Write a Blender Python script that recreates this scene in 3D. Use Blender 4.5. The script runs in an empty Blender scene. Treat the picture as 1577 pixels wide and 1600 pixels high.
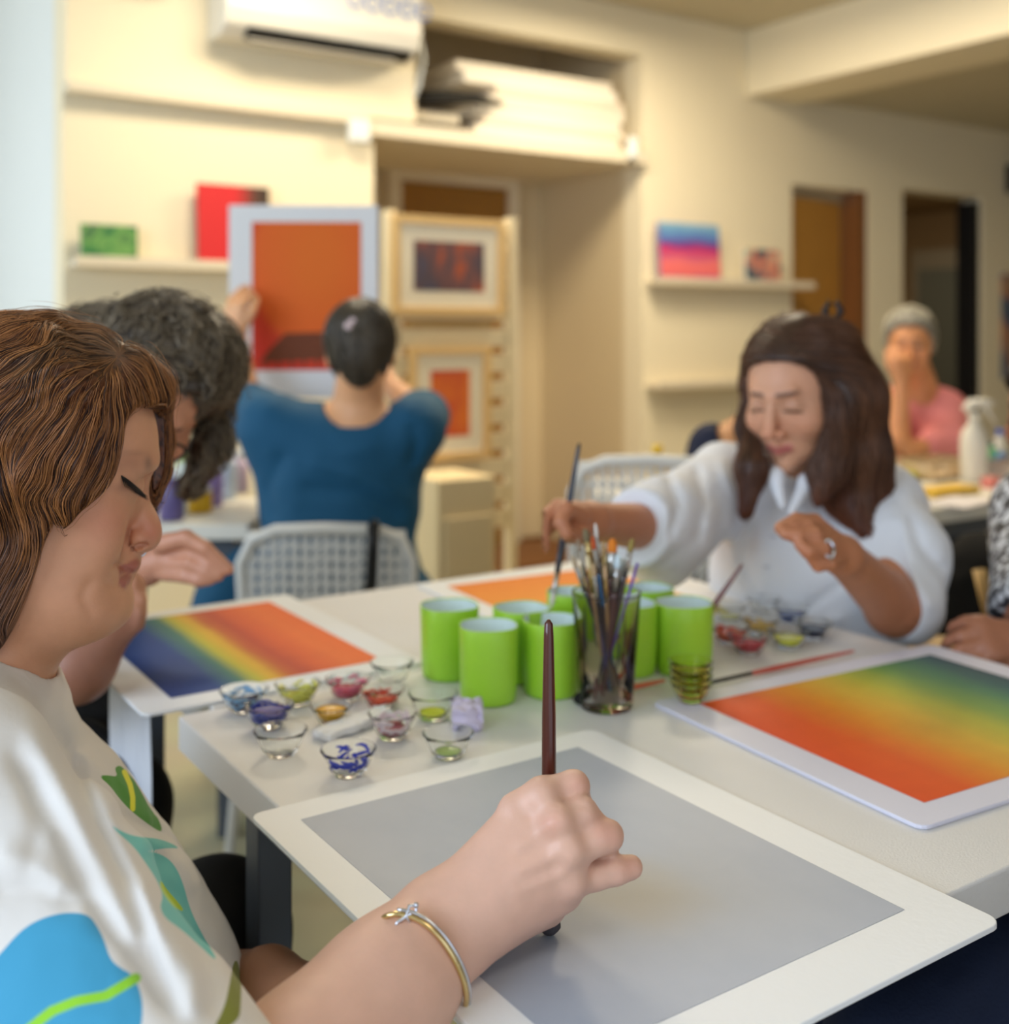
import bpy, math, random
import numpy as np
from mathutils import Vector, Matrix, noise as mnoise

# ------------------------------------------------------------------ frame
F = 1755.0
CS, SN = 0.83205, 0.5547          # yaw of the camera against the room
YAW = -math.atan2(SN, CS)
CH = 1.2
S = bpy.context.scene
COL = S.collection
PI = math.pi

def c2w(x, y, z):
    return Vector((x*CS + y*SN, -x*SN + y*CS, z))
def pc(u, v, Y):                   # photo ray at depth Y, camera-aligned coordinates
    return np.array(((u-788)/F*Y, Y, CH-(v-519)/F*Y))
def pw(u, v, Y):
    return c2w(*pc(u, v, Y))
def onz(u, v, z):
    return pw(u, v, F*(CH-z)/(v-519))
def onY(u, v, yw):
    a = (u-788)/F
    return pw(u, v, yw/(-SN*a + CS))
def onX(u, v, xw):
    a = (u-788)/F
    return pw(u, v, xw/(CS*a + SN))

# ------------------------------------------------------------------ materials
def lin(c):
    return tuple((x/12.92 if x <= .04045 else ((x+.055)/1.055)**2.4) for x in [v/255 for v in c])
MATS = {}
def new_mat(name):
    m = bpy.data.materials.new(name); m.use_nodes = True
    nt = m.node_tree
    return m, nt, nt.nodes['Principled BSDF']
def mat(name, rgb, rough=.6, metal=0, bump=0, bscale=60, var=0, vscale=8, trans=0, ior=1.45, sss=0, coat=0, sheen=0, emit=0, spec=.5, alpha=1):
    if name in MATS: return MATS[name]
    m, nt, b = new_mat(name)
    c = (*lin(rgb), 1)
    b.inputs['Base Color'].default_value = c
    b.inputs['Roughness'].default_value = rough
    b.inputs['Metallic'].default_value = metal
    b.inputs['IOR'].default_value = ior
    b.inputs['Specular IOR Level'].default_value = spec
    if trans: b.inputs['Transmission Weight'].default_value = trans
    if alpha < 1: b.inputs['Alpha'].default_value = alpha
    if coat: b.inputs['Coat Weight'].default_value = coat
    if sheen: b.inputs['Sheen Weight'].default_value = sheen
    if sss:
        b.inputs['Subsurface Weight'].default_value = sss
        b.inputs['Subsurface Scale'].default_value = .01
        b.inputs['Subsurface Radius'].default_value = (1, .4, .2)
    if emit:
        b.inputs['Emission Color'].default_value = c
        b.inputs['Emission Strength'].default_value = emit
    tc = nt.nodes.new('ShaderNodeTexCoord')
    if var or not (bump or trans or emit):
        n = nt.nodes.new('ShaderNodeTexNoise'); n.inputs['Scale'].default_value = vscale; n.inputs['Detail'].default_value = 5
        nt.links.new(tc.outputs['Object'], n.inputs['Vector'])
        mx = nt.nodes.new('ShaderNodeMix'); mx.data_type = 'RGBA'
        k = max(var, .02)
        mx.inputs[6].default_value = tuple(min(1, q*(1-k)) for q in c[:3])+(1,)
        mx.inputs[7].default_value = tuple(min(1, q*(1+k)) for q in c[:3])+(1,)
        nt.links.new(n.outputs['Fac'], mx.inputs[0]); nt.links.new(mx.outputs[2], b.inputs['Base Color'])
    if bump:
        n = nt.nodes.new('ShaderNodeTexNoise'); n.inputs['Scale'].default_value = bscale; n.inputs['Detail'].default_value = 4
        nt.links.new(tc.outputs['Object'], n.inputs['Vector'])
        bp = nt.nodes.new('ShaderNodeBump'); bp.inputs['Strength'].default_value = bump; bp.inputs['Distance'].default_value = .002
        nt.links.new(n.outputs['Fac'], bp.inputs['Height']); nt.links.new(bp.outputs['Normal'], b.inputs['Normal'])
    MATS[name] = m
    return m

def attr_mat(name, rough=.5, sss=0, bump=0, bscale=200, var=0, vscale=30, sheen=0, spec=.5, aniso=0):
    """base colour from the per-vertex colour attribute 'col' (the thing's own colours)"""
    if name in MATS: return MATS[name]
    m, nt, b = new_mat(name)
    a = nt.nodes.new('ShaderNodeAttribute'); a.attribute_name = 'col'
    tc = nt.nodes.new('ShaderNodeTexCoord')
    out = a.outputs['Color']
    if var:
        n = nt.nodes.new('ShaderNodeTexNoise'); n.inputs['Scale'].default_value = vscale; n.inputs['Detail'].default_value = 6
        nt.links.new(tc.outputs['Object'], n.inputs['Vector'])
        mr = nt.nodes.new('ShaderNodeMapRange'); mr.inputs[3].default_value = 1-var; mr.inputs[4].default_value = 1+var
        mr.inputs[1].default_value = .25; mr.inputs[2].default_value = .75
        nt.links.new(n.outputs['Fac'], mr.inputs[0])
        mx = nt.nodes.new('ShaderNodeVectorMath'); mx.operation = 'SCALE'
        nt.links.new(out, mx.inputs[0]); nt.links.new(mr.outputs[0], mx.inputs['Scale'])
        out = mx.outputs[0]
    nt.links.new(out, b.inputs['Base Color'])
    b.inputs['Roughness'].default_value = rough
    b.inputs['Specular IOR Level'].default_value = spec
    if sheen: b.inputs['Sheen Weight'].default_value = sheen
    if sss:
        b.inputs['Subsurface Weight'].default_value = sss
        b.inputs['Subsurface Scale'].default_value = .008
        b.inputs['Subsurface Radius'].default_value = (1, .35, .2)
    if bump:
        n = nt.nodes.new('ShaderNodeTexNoise'); n.inputs['Scale'].default_value = bscale; n.inputs['Detail'].default_value = 5
        nt.links.new(tc.outputs['Object'], n.inputs['Vector'])
        bp = nt.nodes.new('ShaderNodeBump'); bp.inputs['Strength'].default_value = bump; bp.inputs['Distance'].default_value = .0015
        nt.links.new(n.outputs['Fac'], bp.inputs['Height']); nt.links.new(bp.outputs['Normal'], b.inputs['Normal'])
    MATS[name] = m
    return m

def ramp_mat(name, stops, axis=0, noise_amt=.06, nscale=3, rough=.55, bands=None):
    """painted paper: colour bands that run across the sheet's own u (axis 0) or v (axis 1)"""
    m, nt, b = new_mat(name)
    uv = nt.nodes.new('ShaderNodeUVMap'); uv.uv_map = 'UVMap'
    sp = nt.nodes.new('ShaderNodeSeparateXYZ'); nt.links.new(uv.outputs[0], sp.inputs[0])
    n = nt.nodes.new('ShaderNodeTexNoise'); n.inputs['Scale'].default_value = nscale; n.inputs['Detail'].default_value = 5
    mp = nt.nodes.new('ShaderNodeMapping'); mp.inputs['Scale'].default_value = (1, 3, 1) if axis == 0 else (3, 1, 1)
    mp.inputs['Scale'].default_value = (4, 1, 1) if axis == 0 else (1, 4, 1)
    nt.links.new(uv.outputs[0], mp.inputs[0]); nt.links.new(mp.outputs[0], n.inputs['Vector'])
    ma = nt.nodes.new('ShaderNodeMath'); ma.operation = 'MULTIPLY_ADD'
    nt.links.new(n.outputs['Fac'], ma.inputs[0]); ma.inputs[1].default_value = noise_amt*2
    ad = nt.nodes.new('ShaderNodeMath'); ad.operation = 'SUBTRACT'
    nt.links.new(sp.outputs[axis], ad.inputs[0]); ad.inputs[1].default_value = noise_amt
    nt.links.new(ad.outputs[0], ma.inputs[2])
    r = nt.nodes.new('ShaderNodeValToRGB'); nt.links.new(ma.outputs[0], r.inputs[0])
    e = r.color_ramp.elements
    e[0].position = stops[0][0]; e[0].color = (*lin(stops[0][1]), 1)
    e[1].position = stops[-1][0]; e[1].color = (*lin(stops[-1][1]), 1)
    for p, c in stops[1:-1]:
        k = e.new(p); k.color = (*lin(c), 1)
    n2 = nt.nodes.new('ShaderNodeTexNoise'); n2.inputs['Scale'].default_value = 14; n2.inputs['Detail'].default_value = 8
    nt.links.new(uv.outputs[0], n2.inputs['Vector'])
    mr = nt.nodes.new('ShaderNodeMapRange'); mr.inputs[3].default_value = .93; mr.inputs[4].default_value = 1.07
    nt.links.new(n2.outputs['Fac'], mr.inputs[0])
    sc = nt.nodes.new('ShaderNodeVectorMath'); sc.operation = 'SCALE'
    nt.links.new(r.outputs[0], sc.inputs[0]); nt.links.new(mr.outputs[0], sc.inputs['Scale'])
    nt.links.new(sc.outputs[0], b.inputs['Base Color'])
    b.inputs['Roughness'].default_value = rough; b.inputs['Specular IOR Level'].default_value = .25
    return m

# ------------------------------------------------------------------ mesh helpers
def rawmesh(name, verts, faces, m=None, parent=None, smooth=False, mi=None, mats=None):
    me = bpy.data.meshes.new(name)
    me.from_pydata([tuple(map(float, v)) for v in verts], [], [tuple(map(int, f)) for f in faces])
    me.update()
    o = bpy.data.objects.new(name, me); COL.objects.link(o)
    if mats:
        for q in mats: me.materials.append(q)
        if mi is not None: me.polygons.foreach_set('material_index', mi)
    elif m: me.materials.append(m)
    if smooth: me.polygons.foreach_set('use_smooth', [True]*len(me.polygons))
    if parent is not None: o.parent = parent
    return o
class MB:
    """collects shapes, then links them as ONE mesh object"""
    def __init__(s): s.v = []; s.f = []; s.mi = []; s.cur = 0
    def add(s, vs, fs):
        b = len(s.v); s.v += [tuple(map(float, q)) for q in vs]; s.f += [tuple(b+i for i in f) for f in fs]; s.mi += [s.cur]*len(fs)
    def box(s, x0, x1, y0, y1, z0, z1):
        s.add([(x0,y0,z0),(x1,y0,z0),(x1,y1,z0),(x0,y1,z0),(x0,y0,z1),(x1,y0,z1),(x1,y1,z1),(x0,y1,z1)],
              [(0,3,2,1),(4,5,6,7),(0,1,5,4),(1,2,6,5),(2,3,7,6),(3,0,4,7)])
    def prism(s, poly, z0, z1):
        n = len(poly)
        s.add([(p[0],p[1],z0) for p in poly]+[(p[0],p[1],z1) for p in poly],
              [tuple(range(n))[::-1], tuple(range(n, 2*n))]+[(i,(i+1)%n,n+(i+1)%n,n+i) for i in range(n)])
    def lathe(s, prof, n=32, c=(0,0,0), sq=0):
        """prof [(r,z)..] revolved; closed=open ends left as given"""
        vs = []
        for r, z in prof:
            for k in range(n):
                a = 2*PI*k/n
                rr = r*(1+sq*(math.cos(4*a)*-.5)) if sq else r
                vs.append((c[0]+rr*math.cos(a), c[1]+rr*math.sin(a), c[2]+z))
        fs = []
        for i in range(len(prof)-1):
            for k in range(n):
                fs.append((i*n+k, i*n+(k+1)%n, (i+1)*n+(k+1)%n, (i+1)*n+k))
        s.add(vs, fs)
    def tube(s, pts, rad, n=8, cap=True, flat=1.0):
        pts = [Vector(p) for p in pts]
        if not hasattr(rad, '__len__'): rad = [rad]*len(pts)
        vs = []; up = None
        for i, p in enumerate(pts):
            d = (pts[min(i+1, len(pts)-1)]-pts[max(i-1, 0)])
            d = d.normalized() if d.length > 1e-9 else Vector((0,0,1))
            if up is None: up = d.orthogonal().normalized()
            up = (up-d*up.dot(d)); up = up.normalized() if up.length > 1e-6 else d.orthogonal().normalized()
            w = d.cross(up)
            for k in range(n):
                a = 2*PI*k/n
                vs.append(p+(up*math.cos(a)+w*math.sin(a)*flat)*rad[i])
        fs = [(i*n+k, i*n+(k+1)%n, (i+1)*n+(k+1)%n, (i+1)*n+k) for i in range(len(pts)-1) for k in range(n)]
        if cap: fs += [tuple(range(n))[::-1], tuple(range((len(pts)-1)*n, len(pts)*n))]
        s.add(vs, fs)
    def build(s, name, m=None, parent=None, smooth=False, bevel=0, mats=None, loc=None, rotz=0, sub=0):
        o = rawmesh(name, s.v, s.f, m, parent, smooth, s.mi if mats else None, mats)
        if loc is not None: o.location = loc
        if rotz: o.rotation_euler.z = rotz
        if bevel:
            b = o.modifiers.new('bevel', 'BEVEL'); b.width = bevel; b.segments = 3; b.limit_method = 'ANGLE'; b.harden_normals = False
        if sub:
            q = o.modifiers.new('sub', 'SUBSURF'); q.levels = sub; q.render_levels = sub
        return o
def tag(o, label=None, cat=None, group=None, kind=None):
    if label: o['label'] = label
    if cat: o['category'] = cat
    if group: o['group'] = group
    if kind: o['kind'] = kind
    return o
def empty(name, loc=(0,0,0), rz=0, **k):
    o = bpy.data.objects.new(name, None); COL.objects.link(o); o.location = loc; o.rotation_euler.z = rz
    o.empty_display_size = .05
    return tag(o, **k)
def copy_tree(o, parent=None):
    c = o.copy(); COL.objects.link(c); c.parent = parent
    for ch in [q for q in bpy.data.objects if q.parent == o]: copy_tree(ch, c)
    return c
def struct(o): o['kind'] = 'structure'; return o
def uvbox(o):
    pass

# ------------------------------------------------------------------ numpy noise
_rng = np.random.RandomState(7)
_PERM = _rng.rand(32, 32, 32).astype(np.float32)
def vnoise(p):
    """smooth value noise 0..1 on (N,3)"""
    q = np.floor(p).astype(np.int64); t = (p-q).astype(np.float32); t = t*t*(3-2*t)
    r = 0
    for dx in (0, 1):
        wx = t[:,0] if dx else 1-t[:,0]
        for dy in (0, 1):
            wy = t[:,1] if dy else 1-t[:,1]
            for dz in (0, 1):
                wz = t[:,2] if dz else 1-t[:,2]
                r = r + wx*wy*wz*_PERM[(q[:,0]+dx) & 31, (q[:,1]+dy) & 31, (q[:,2]+dz) & 31]
    return r
def sstep(a, b, x):
    t = np.clip((x-a)/(b-a), 0, 1); return t*t*(3-2*t)

# ------------------------------------------------------------------ signed distance shapes  (all take (N,3) float arrays)
def smin(a, b, k):
    if k <= 0: return np.minimum(a, b)
    h = np.maximum(k-np.abs(a-b), 0)/k
    return np.minimum(a, b)-h*h*k*.25
def smax(a, b, k): return -smin(-a, -b, k)
def s_sph(p, c, r): return np.linalg.norm(p-np.asarray(c), axis=1)-r
def s_ell(p, c, r, R=None):
    q = p-np.asarray(c)
    if R is not None: q = q@R           # columns of R are the ellipsoid's axes
    r = np.asarray(r)
    k0 = np.linalg.norm(q/r, axis=1); k1 = np.linalg.norm(q/(r*r), axis=1)
    return k0*(k0-1)/np.maximum(k1, 1e-6)
def s_cone(p, a, b, ra, rb):
    a = np.asarray(a, float); b = np.asarray(b, float); ba = b-a
    l2 = ba@ba+1e-12
    t = np.clip(((p-a)@ba)/l2, 0, 1)
    return np.linalg.norm(p-a-t[:,None]*ba, axis=1)-(ra+(rb-ra)*t)
def s_chain(p, pts, rads, k=.01):
    d = None
    for i in range(len(pts)-1):
        e = s_cone(p, pts[i], pts[i+1], rads[i], rads[i+1])
        d = e if d is None else smin(d, e, k)
    return d
def s_box(p, c, h, R=None, rnd=0):
    q = p-np.asarray(c)
    if R is not None: q = q@R
    q = np.abs(q)-(np.asarray(h)-rnd)
    return np.linalg.norm(np.maximum(q, 0), axis=1)+np.minimum(q.max(axis=1), 0)-rnd
def s_poly2(x, y, poly):
    """signed distance to a closed 2D polygon, negative inside"""
    poly = np.asarray(poly, float); n = len(poly)
    d = np.full(x.shape, 1e9); ins = np.zeros(x.shape, bool)
    for i in range(n):
        ax, ay = poly[i]; bx, by = poly[(i+1) % n]
        ex, ey = bx-ax, by-ay
        t = np.clip(((x-ax)*ex+(y-ay)*ey)/(ex*ex+ey*ey+1e-15), 0, 1)
        d = np.minimum(d, (x-ax-ex*t)**2+(y-ay-ey*t)**2)
        c = ((ay > y) != (by > y))
        with np.errstate(divide='ignore', invalid='ignore'):
            ins ^= c & (x < (bx-ax)*(y-ay)/(by-ay if by != ay else 1e-12)+ax)
    d = np.sqrt(d)
    return np.where(ins, -d, d)
class PolyGrid:
    """polygon distance looked up from a fine grid"""
    def __init__(s, poly, res=.0012, pad=.10):
        poly = np.asarray(poly, float); s.lo = poly.min(0)-pad; hi = poly.max(0)+pad; s.res = res
        s.n = np.ceil((hi-s.lo)/res).astype(int)+2
        X, Y = np.meshgrid(s.lo[0]+np.arange(s.n[0])*res, s.lo[1]+np.arange(s.n[1])*res, indexing='ij')
        s.g = s_poly2(X.ravel(), Y.ravel(), poly).reshape(X.shape).astype(np.float32)
    def __call__(s, x, y):
        a = (x-s.lo[0])/s.res; b = (y-s.lo[1])/s.res
        ac = np.clip(a, 0, s.n[0]-1.001); bc = np.clip(b, 0, s.n[1]-1.001)
        i = ac.astype(int); j = bc.astype(int); u = ac-i; v = bc-j; g = s.g
        r = g[i,j]*(1-u)*(1-v)+g[i+1,j]*u*(1-v)+g[i,j+1]*(1-u)*v+g[i+1,j+1]*u*v
        return r+np.hypot(a-ac, b-bc)*s.res
def smooth_poly(poly, it=2):
    p = [np.asarray(q, float) for q in poly]
    for _ in range(it):
        r = []
        for i in range(len(p)):
            a, b = p[i], p[(i+1) % len(p)]
            r += [a*.75+b*.25, a*.25+b*.75]
        p = r
    return np.array(p)
def s_infl(s2, r, R, W, r0=0):
    """2D distance s2 inflated sideways: elliptical section of half width W reached R inside the outline"""
    q = np.maximum(s2+R, 0)
    g = np.sqrt(q*q+((r-r0)*R/W)**2)-R
    return g*np.where(R > W, W/R, 1.0)

def surf(f, lo, hi, h, B=8):
    """sparse surface nets -> verts, quads"""
    lo = np.asarray(lo, float); hi = np.asarray(hi, float)
    nb = np.ceil((hi-lo)/(h*B)).astype(int)
    g = np.stack(np.meshgrid(*[np.arange(n) for n in nb], indexing='ij'), -1).reshape(-1, 3)
    cen = lo+(g+.5)*h*B
    fv = np.concatenate([f(c) for c in np.array_split(cen, max(1, len(cen)//200000))])
    g = g[np.abs(fv) < h*B*1.25+.006]
    N = nb*B+1; M = (int(N[0]), int(N[1]), int(N[2]))
    def key(a): return (a[...,0]*M[1]+a[...,1])*M[2]+a[...,2]
    l = np.stack(np.meshgrid(*[np.arange(B+1)]*3, indexing='ij'), -1).reshape(-1, 3)
    pts = (g[:,None,:]*B+l[None]).reshape(-1, 3)
    kk = np.unique(key(pts))
    ijk = np.stack([kk//(M[1]*M[2]), (kk//M[2]) % M[1], kk % M[2]], -1)
    val = np.concatenate([f(lo+c*h) for c in np.array_split(ijk, max(1, len(ijk)//200000))])
    val[val == 0] = 1e-9
    c = np.stack(np.meshgrid(*[np.arange(B)]*3, indexing='ij'), -1).reshape(-1, 3)
    cells = (g[:,None,:]*B+c[None]).reshape(-1, 3)
    ck = key(cells); cells = cells[np.argsort(ck)]; ck = np.sort(ck)
    cor = np.array([(i,j,k) for i in (0,1) for j in (0,1) for k in (0,1)])
    off = key(cor)
    V = val[np.searchsorted(kk, ck[:,None]+off[None])]
    neg = V < 0
    act = neg.any(1) & ~neg.all(1)
    cells = cells[act]; ck = ck[act]; V = V[act]
    P = np.zeros((len(ck), 3)); W = np.zeros(len(ck))
    for a in range(8):
        for b in range(a+1, 8):
            if np.abs(cor[a]-cor[b]).sum() != 1: continue
            s = (V[:,a] < 0) != (V[:,b] < 0)
            t = np.where(s, V[:,a]/np.where(s, V[:,a]-V[:,b], 1), 0)
            P += np.where(s[:,None], cor[a]+t[:,None]*(cor[b]-cor[a]), 0); W += s
    P = lo+(cells+P/W[:,None])*h
    faces = []
    for ax in range(3):
        o1 = np.zeros(3, int); o1[(ax+1) % 3] = 1
        o2 = np.zeros(3, int); o2[(ax+2) % 3] = 1
        e = np.zeros(3, int); e[ax] = 1
        ib = int(e@[4,2,1])
        s = (V[:,0] < 0) != (V[:,ib] < 0)
        base = cells[s]; v0 = V[s,0]
        ok = (base[:,(ax+1)%3] > 0) & (base[:,(ax+2)%3] > 0)
        base = base[ok]; v0 = v0[ok]
        q = np.stack([key(base), key(base-o1), key(base-o1-o2), key(base-o2)], 1)
        idx = np.searchsorted(ck, q); idx = np.minimum(idx, len(ck)-1)
        good = (ck[idx] == q).all(1)
        idx = idx[good]; v0 = v0[good]
        idx = np.where((v0 < 0)[:,None], idx, idx[:,::-1])
        faces.append(idx)
    return P, np.concatenate(faces)
def np_mesh(name, P, Q, m, parent=None, col=None, smooth=True, base=None, attrs=None, q2=None):
    """numpy verts/quads -> object; col: (N,3) linear colours"""
    me = bpy.data.meshes.new(name)
    if base is not None: P = P-np.asarray(base)
    me.vertices.add(len(P)); me.vertices.foreach_set('co', np.ascontiguousarray(P, dtype=np.float32).ravel())
    k = Q.shape[1]
    me.loops.add(Q.size); me.loops.foreach_set('vertex_index', np.ascontiguousarray(Q, dtype=np.int32).ravel())
    me.polygons.add(len(Q)); me.polygons.foreach_set('loop_start', np.arange(0, Q.size, k, dtype=np.int32))
    me.update(calc_edges=True); me.validate()
    if smooth: me.polygons.foreach_set('use_smooth', np.ones(len(me.polygons), bool))
    if col is not None:
        a = me.color_attributes.new('col', 'FLOAT_COLOR', 'POINT')
        a.data.foreach_set('color', np.concatenate([col, np.ones((len(col), 1))], 1).astype(np.float32).ravel())
    for kx, vx in (attrs or {}).items():
        a = me.attributes.new(kx, 'FLOAT', 'POINT'); a.data.foreach_set('value', vx.astype(np.float32))
    me.materials.append(m)
    o = bpy.data.objects.new(name, me); COL.objects.link(o)
    if parent is not None: o.parent = parent
    return o
def relax(P, Q, it=1, w=.5):
    n = len(P)
    e = np.concatenate([Q[:,[0,1]], Q[:,[1,2]], Q[:,[2,3]], Q[:,[3,0]]])
    for _ in range(it):
        s = np.zeros((n, 3)); c = np.zeros(n)
        for a, b in ((0,1),(1,0)):
            for d in range(3): s[:,d] += np.bincount(e[:,a], weights=P[e[:,b],d], minlength=n)
            c += np.bincount(e[:,a], minlength=n)
        P = P*(1-w)+w*s/np.maximum(c, 1)[:,None]
    return P
def grad(f, p, e=.0015):
    g = np.stack([f(p+np.array(d)*e)-f(p-np.array(d)*e) for d in ((1,0,0),(0,1,0),(0,0,1))], 1)
    return g/np.maximum(np.linalg.norm(g, axis=1), 1e-9)[:,None]
def strands(f, seeds, flow, n=16, step=.006, lift=.002, wave=.0015, wl=.05, r=.0005, rs=None, cols=None, stop=None, clump=.02, seed=1, offv=None):
    """hair strands that creep along the surface f=offset following flow(p); returns verts, quads, colours"""
    rg = np.random.RandomState(seed)
    p = np.array(seeds, float); N = len(p)
    off = rg.rand(N)**1.6*lift+(rg.rand(N) < .008)*rg.rand(N)*lift*2.5
    ph = vnoise(p/clump)*12+rg.rand(N)*1.2
    ln = step*(.6+.8*rg.rand(N))
    tr = []; alive = np.ones(N)
    for i in range(n):
        g = grad(f, p)
        d = f(p)
        p = p-g*((d-off)*.9)[:,None]
        w = np.cross(g, flow(p)); w /= np.maximum(np.linalg.norm(w, axis=1), 1e-9)[:,None]
        tr.append(p+w*(wave*np.sin(ph+2*PI*i*step/wl))[:,None])
        d = flow(p); d = d-g*(d*g).sum(1)[:,None]*.85
        d /= np.maximum(np.linalg.norm(d, axis=1), 1e-9)[:,None]
        if stop is not None: alive = alive*(~stop(p))
        p = p+d*(ln*np.maximum(alive, .02))[:,None]
    T = np.stack(tr, 1)                                  # N,n,3
    tang = np.gradient(T, axis=1); tang /= np.maximum(np.linalg.norm(tang, axis=2), 1e-9)[...,None]
    g0 = grad(f, T.reshape(-1, 3)).reshape(T.shape)
    a = np.cross(tang, g0); a /= np.maximum(np.linalg.norm(a, axis=2), 1e-9)[...,None]
    taper = (np.clip(np.minimum(np.arange(n)/2.0+.35, (n-1-np.arange(n))/4.0+.12), 0, 1))[None,:,None]
    rr = (r*(.6+.8*rg.rand(N)))[:,None,None]*taper
    A = T+a*rr; Bv = T+g0*rr*.9; C = T-a*rr
    V = np.stack([A, Bv, C], 2).reshape(-1, 3)           # N,n,3 ring
    idx = np.arange(N*n*3).reshape(N, n, 3)
    q = []
    for k in range(3):
        k2 = (k+1) % 3
        q.append(np.stack([idx[:,:-1,k], idx[:,:-1,k2], idx[:,1:,k2], idx[:,1:,k]], -1).reshape(-1, 4))
    c = np.repeat(cols, n*3, axis=0) if cols is not None else None
    return V, np.concatenate(q), c
# ------------------------------------------------------------------ camera, world, lights
cam = bpy.data.cameras.new('camera'); co = bpy.data.objects.new('camera', cam); COL.objects.link(co); S.camera = co
co.location = (0, 0, CH); co.rotation_euler = (PI/2, 0, YAW)
cam.sensor_fit = 'HORIZONTAL'; cam.sensor_width = 36; cam.lens = F/1577*36
cam.shift_y = -281/1577; cam.clip_start = .05
cam.dof.use_dof = True; cam.dof.focus_distance = .87; cam.dof.aperture_fstop = 3.6

S.view_settings.view_transform = 'Standard'; S.view_settings.look = 'None'; S.view_settings.gamma = 1
S.view_settings.use_curve_mapping = False; S.view_settings.exposure = 0
w = bpy.data.worlds.new('world'); S.world = w; w.use_nodes = True
wb = w.node_tree.nodes['Background']; wb.inputs[0].default_value = (.80, .88, 1, 1); wb.inputs[1].default_value = 1.25

def area(name, loc, target, size, energy, col, sy=None):
    l = bpy.data.lights.new(name, 'AREA'); l.energy = energy; l.color = col; l.size = size
    if sy: l.shape = 'RECTANGLE'; l.size_y = sy
    o = bpy.data.objects.new(name, l); COL.objects.link(o); o.location = loc
    o.rotation_euler = (Vector(target)-Vector(loc)).to_track_quat('-Z', 'Y').to_euler(); return o
WARM = (1, .86, .64); NEUT = (1, .95, .88)
WX = -1.9                                                   # the window wall, left of the photograph
area('window_daylight', (WX+.05, .75, 1.75), (2, 1.6, .9), 2.4, 62, (.64, .79, 1), 1.5)
area('window_daylight', (WX+.05, 4.4, 1.6), (1.6, 5.0, 1.3), 1.8, 44, (.84, .93, 1), 1.5)  # second unseen window light, added to brighten the left wall
LAMPS = [(3.0, 3.2, 33, WARM), (1.5, 3.2, 24, WARM), (.2, -.6, 4, NEUT), (3.4, 2.4, 11, WARM), (5.8, 1.4, 2.5, WARM)]
for (x, y, e, c) in LAMPS:
    zz = 2.70 if x < 5 else 2.40
    area('lamp_light', (x, y, zz-.035), (x, y, 0), .55, e, c, .55)

# ------------------------------------------------------------------ materials of the room
M_wall = mat('cream_wall_paint', (238, 226, 196), .75, bump=.12, bscale=90, var=.02, vscale=3)
M_wall2 = mat('beige_wall_paint', (214, 196, 160), .75, bump=.12, bscale=90, var=.02, vscale=3)
M_white = mat('white_wall_paint', (228, 232, 230), .7, bump=.1, bscale=90, var=.02, vscale=3)
M_ceil = mat('ceiling_paint', (196, 186, 160), .85, var=.02)
M_oak = mat('oak_veneer', (176, 126, 54), .5, var=.12, vscale=6)
M_dkoak = mat('brown_wood', (118, 74, 36), .5, var=.15, vscale=6)
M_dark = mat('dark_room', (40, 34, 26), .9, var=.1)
M_black = mat('black_plastic', (14, 14, 16), .5, var=.05)
M_ledge = mat('ledge_paint', (222, 210, 186), .6, var=.02)

def tile_floor():
    m, nt, b = new_mat('floor_tiles')
    tc = nt.nodes.new('ShaderNodeTexCoord'); br = nt.nodes.new('ShaderNodeTexBrick')
    br.offset = 0; br.inputs['Scale'].default_value = 1
    br.inputs['Brick Width'].default_value = .6; br.inputs['Row Height'].default_value = .6; br.inputs['Mortar Size'].default_value = .003
    br.inputs['Color1'].default_value = (*lin((196, 188, 156)), 1); br.inputs['Color2'].default_value = (*lin((190, 182, 150)), 1)
    br.inputs['Mortar'].default_value = (*lin((150, 142, 120)), 1)
    nt.links.new(tc.outputs['Object'], br.inputs['Vector'])
    n = nt.nodes.new('ShaderNodeTexNoise'); n.inputs['Scale'].default_value = 2.5; n.inputs['Detail'].default_value = 6
    nt.links.new(tc.outputs['Object'], n.inputs['Vector'])
    mx = nt.nodes.new('ShaderNodeMix'); mx.data_type = 'RGBA'; mx.blend_type = 'MULTIPLY'; mx.inputs[0].default_value = .35
    nt.links.new(br.outputs['Color'], mx.inputs[6]); nt.links.new(n.outputs['Color'], mx.inputs[7])
    nt.links.new(mx.outputs[2], b.inputs['Base Color']); b.inputs['Roughness'].default_value = .3
    return m
b = MB(); b.box(-2.1, 9.5, -2.2, 8.2, -.1, 0); struct(b.build('floor', tile_floor()))
# back wall in panels round the alcove and the doors
YW = 4.126; T = .14
XL, XA, XN, XR, D1a, D1b, D2a, D2b = .894, 2.106, 2.276, 3.547, 4.59, 5.204, 5.516, 6.29
b = MB()
b.box(XL, XA, YW, YW+T, 0, 2.0); b.box(XL, XA-.055, YW, YW+T, 2.0, 2.07); b.box(XL, XN, YW-.045, YW+T, 2.07, 2.75)
b.box(XN, XR, YW, YW+T, 2.53, 2.75)
b.box(XR, D1a, YW, YW+T, 0, 2.75)
b.box(D1a, D1b, YW, YW+T, 1.99, 2.75); b.box(D1b, D2a, YW, YW+T, 0, 2.75)
b.box(D2a, D2b, YW, YW+T, 2.03, 2.75); b.box(D2b, 9.4, YW, YW+T, 0, 2.75)
struct(b.build('wall_back', M_wall))
b = MB(); b.box(XR, XR+.12, YW+T, 4.96, 0, 2.75); b.box(1.95, XR+.12, 4.96, 5.08, 0, 2.75); b.box(1.95, XA, YW+T, 4.96, 0, 2.75)
struct(b.build('wall_alcove', M_wall2))
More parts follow.
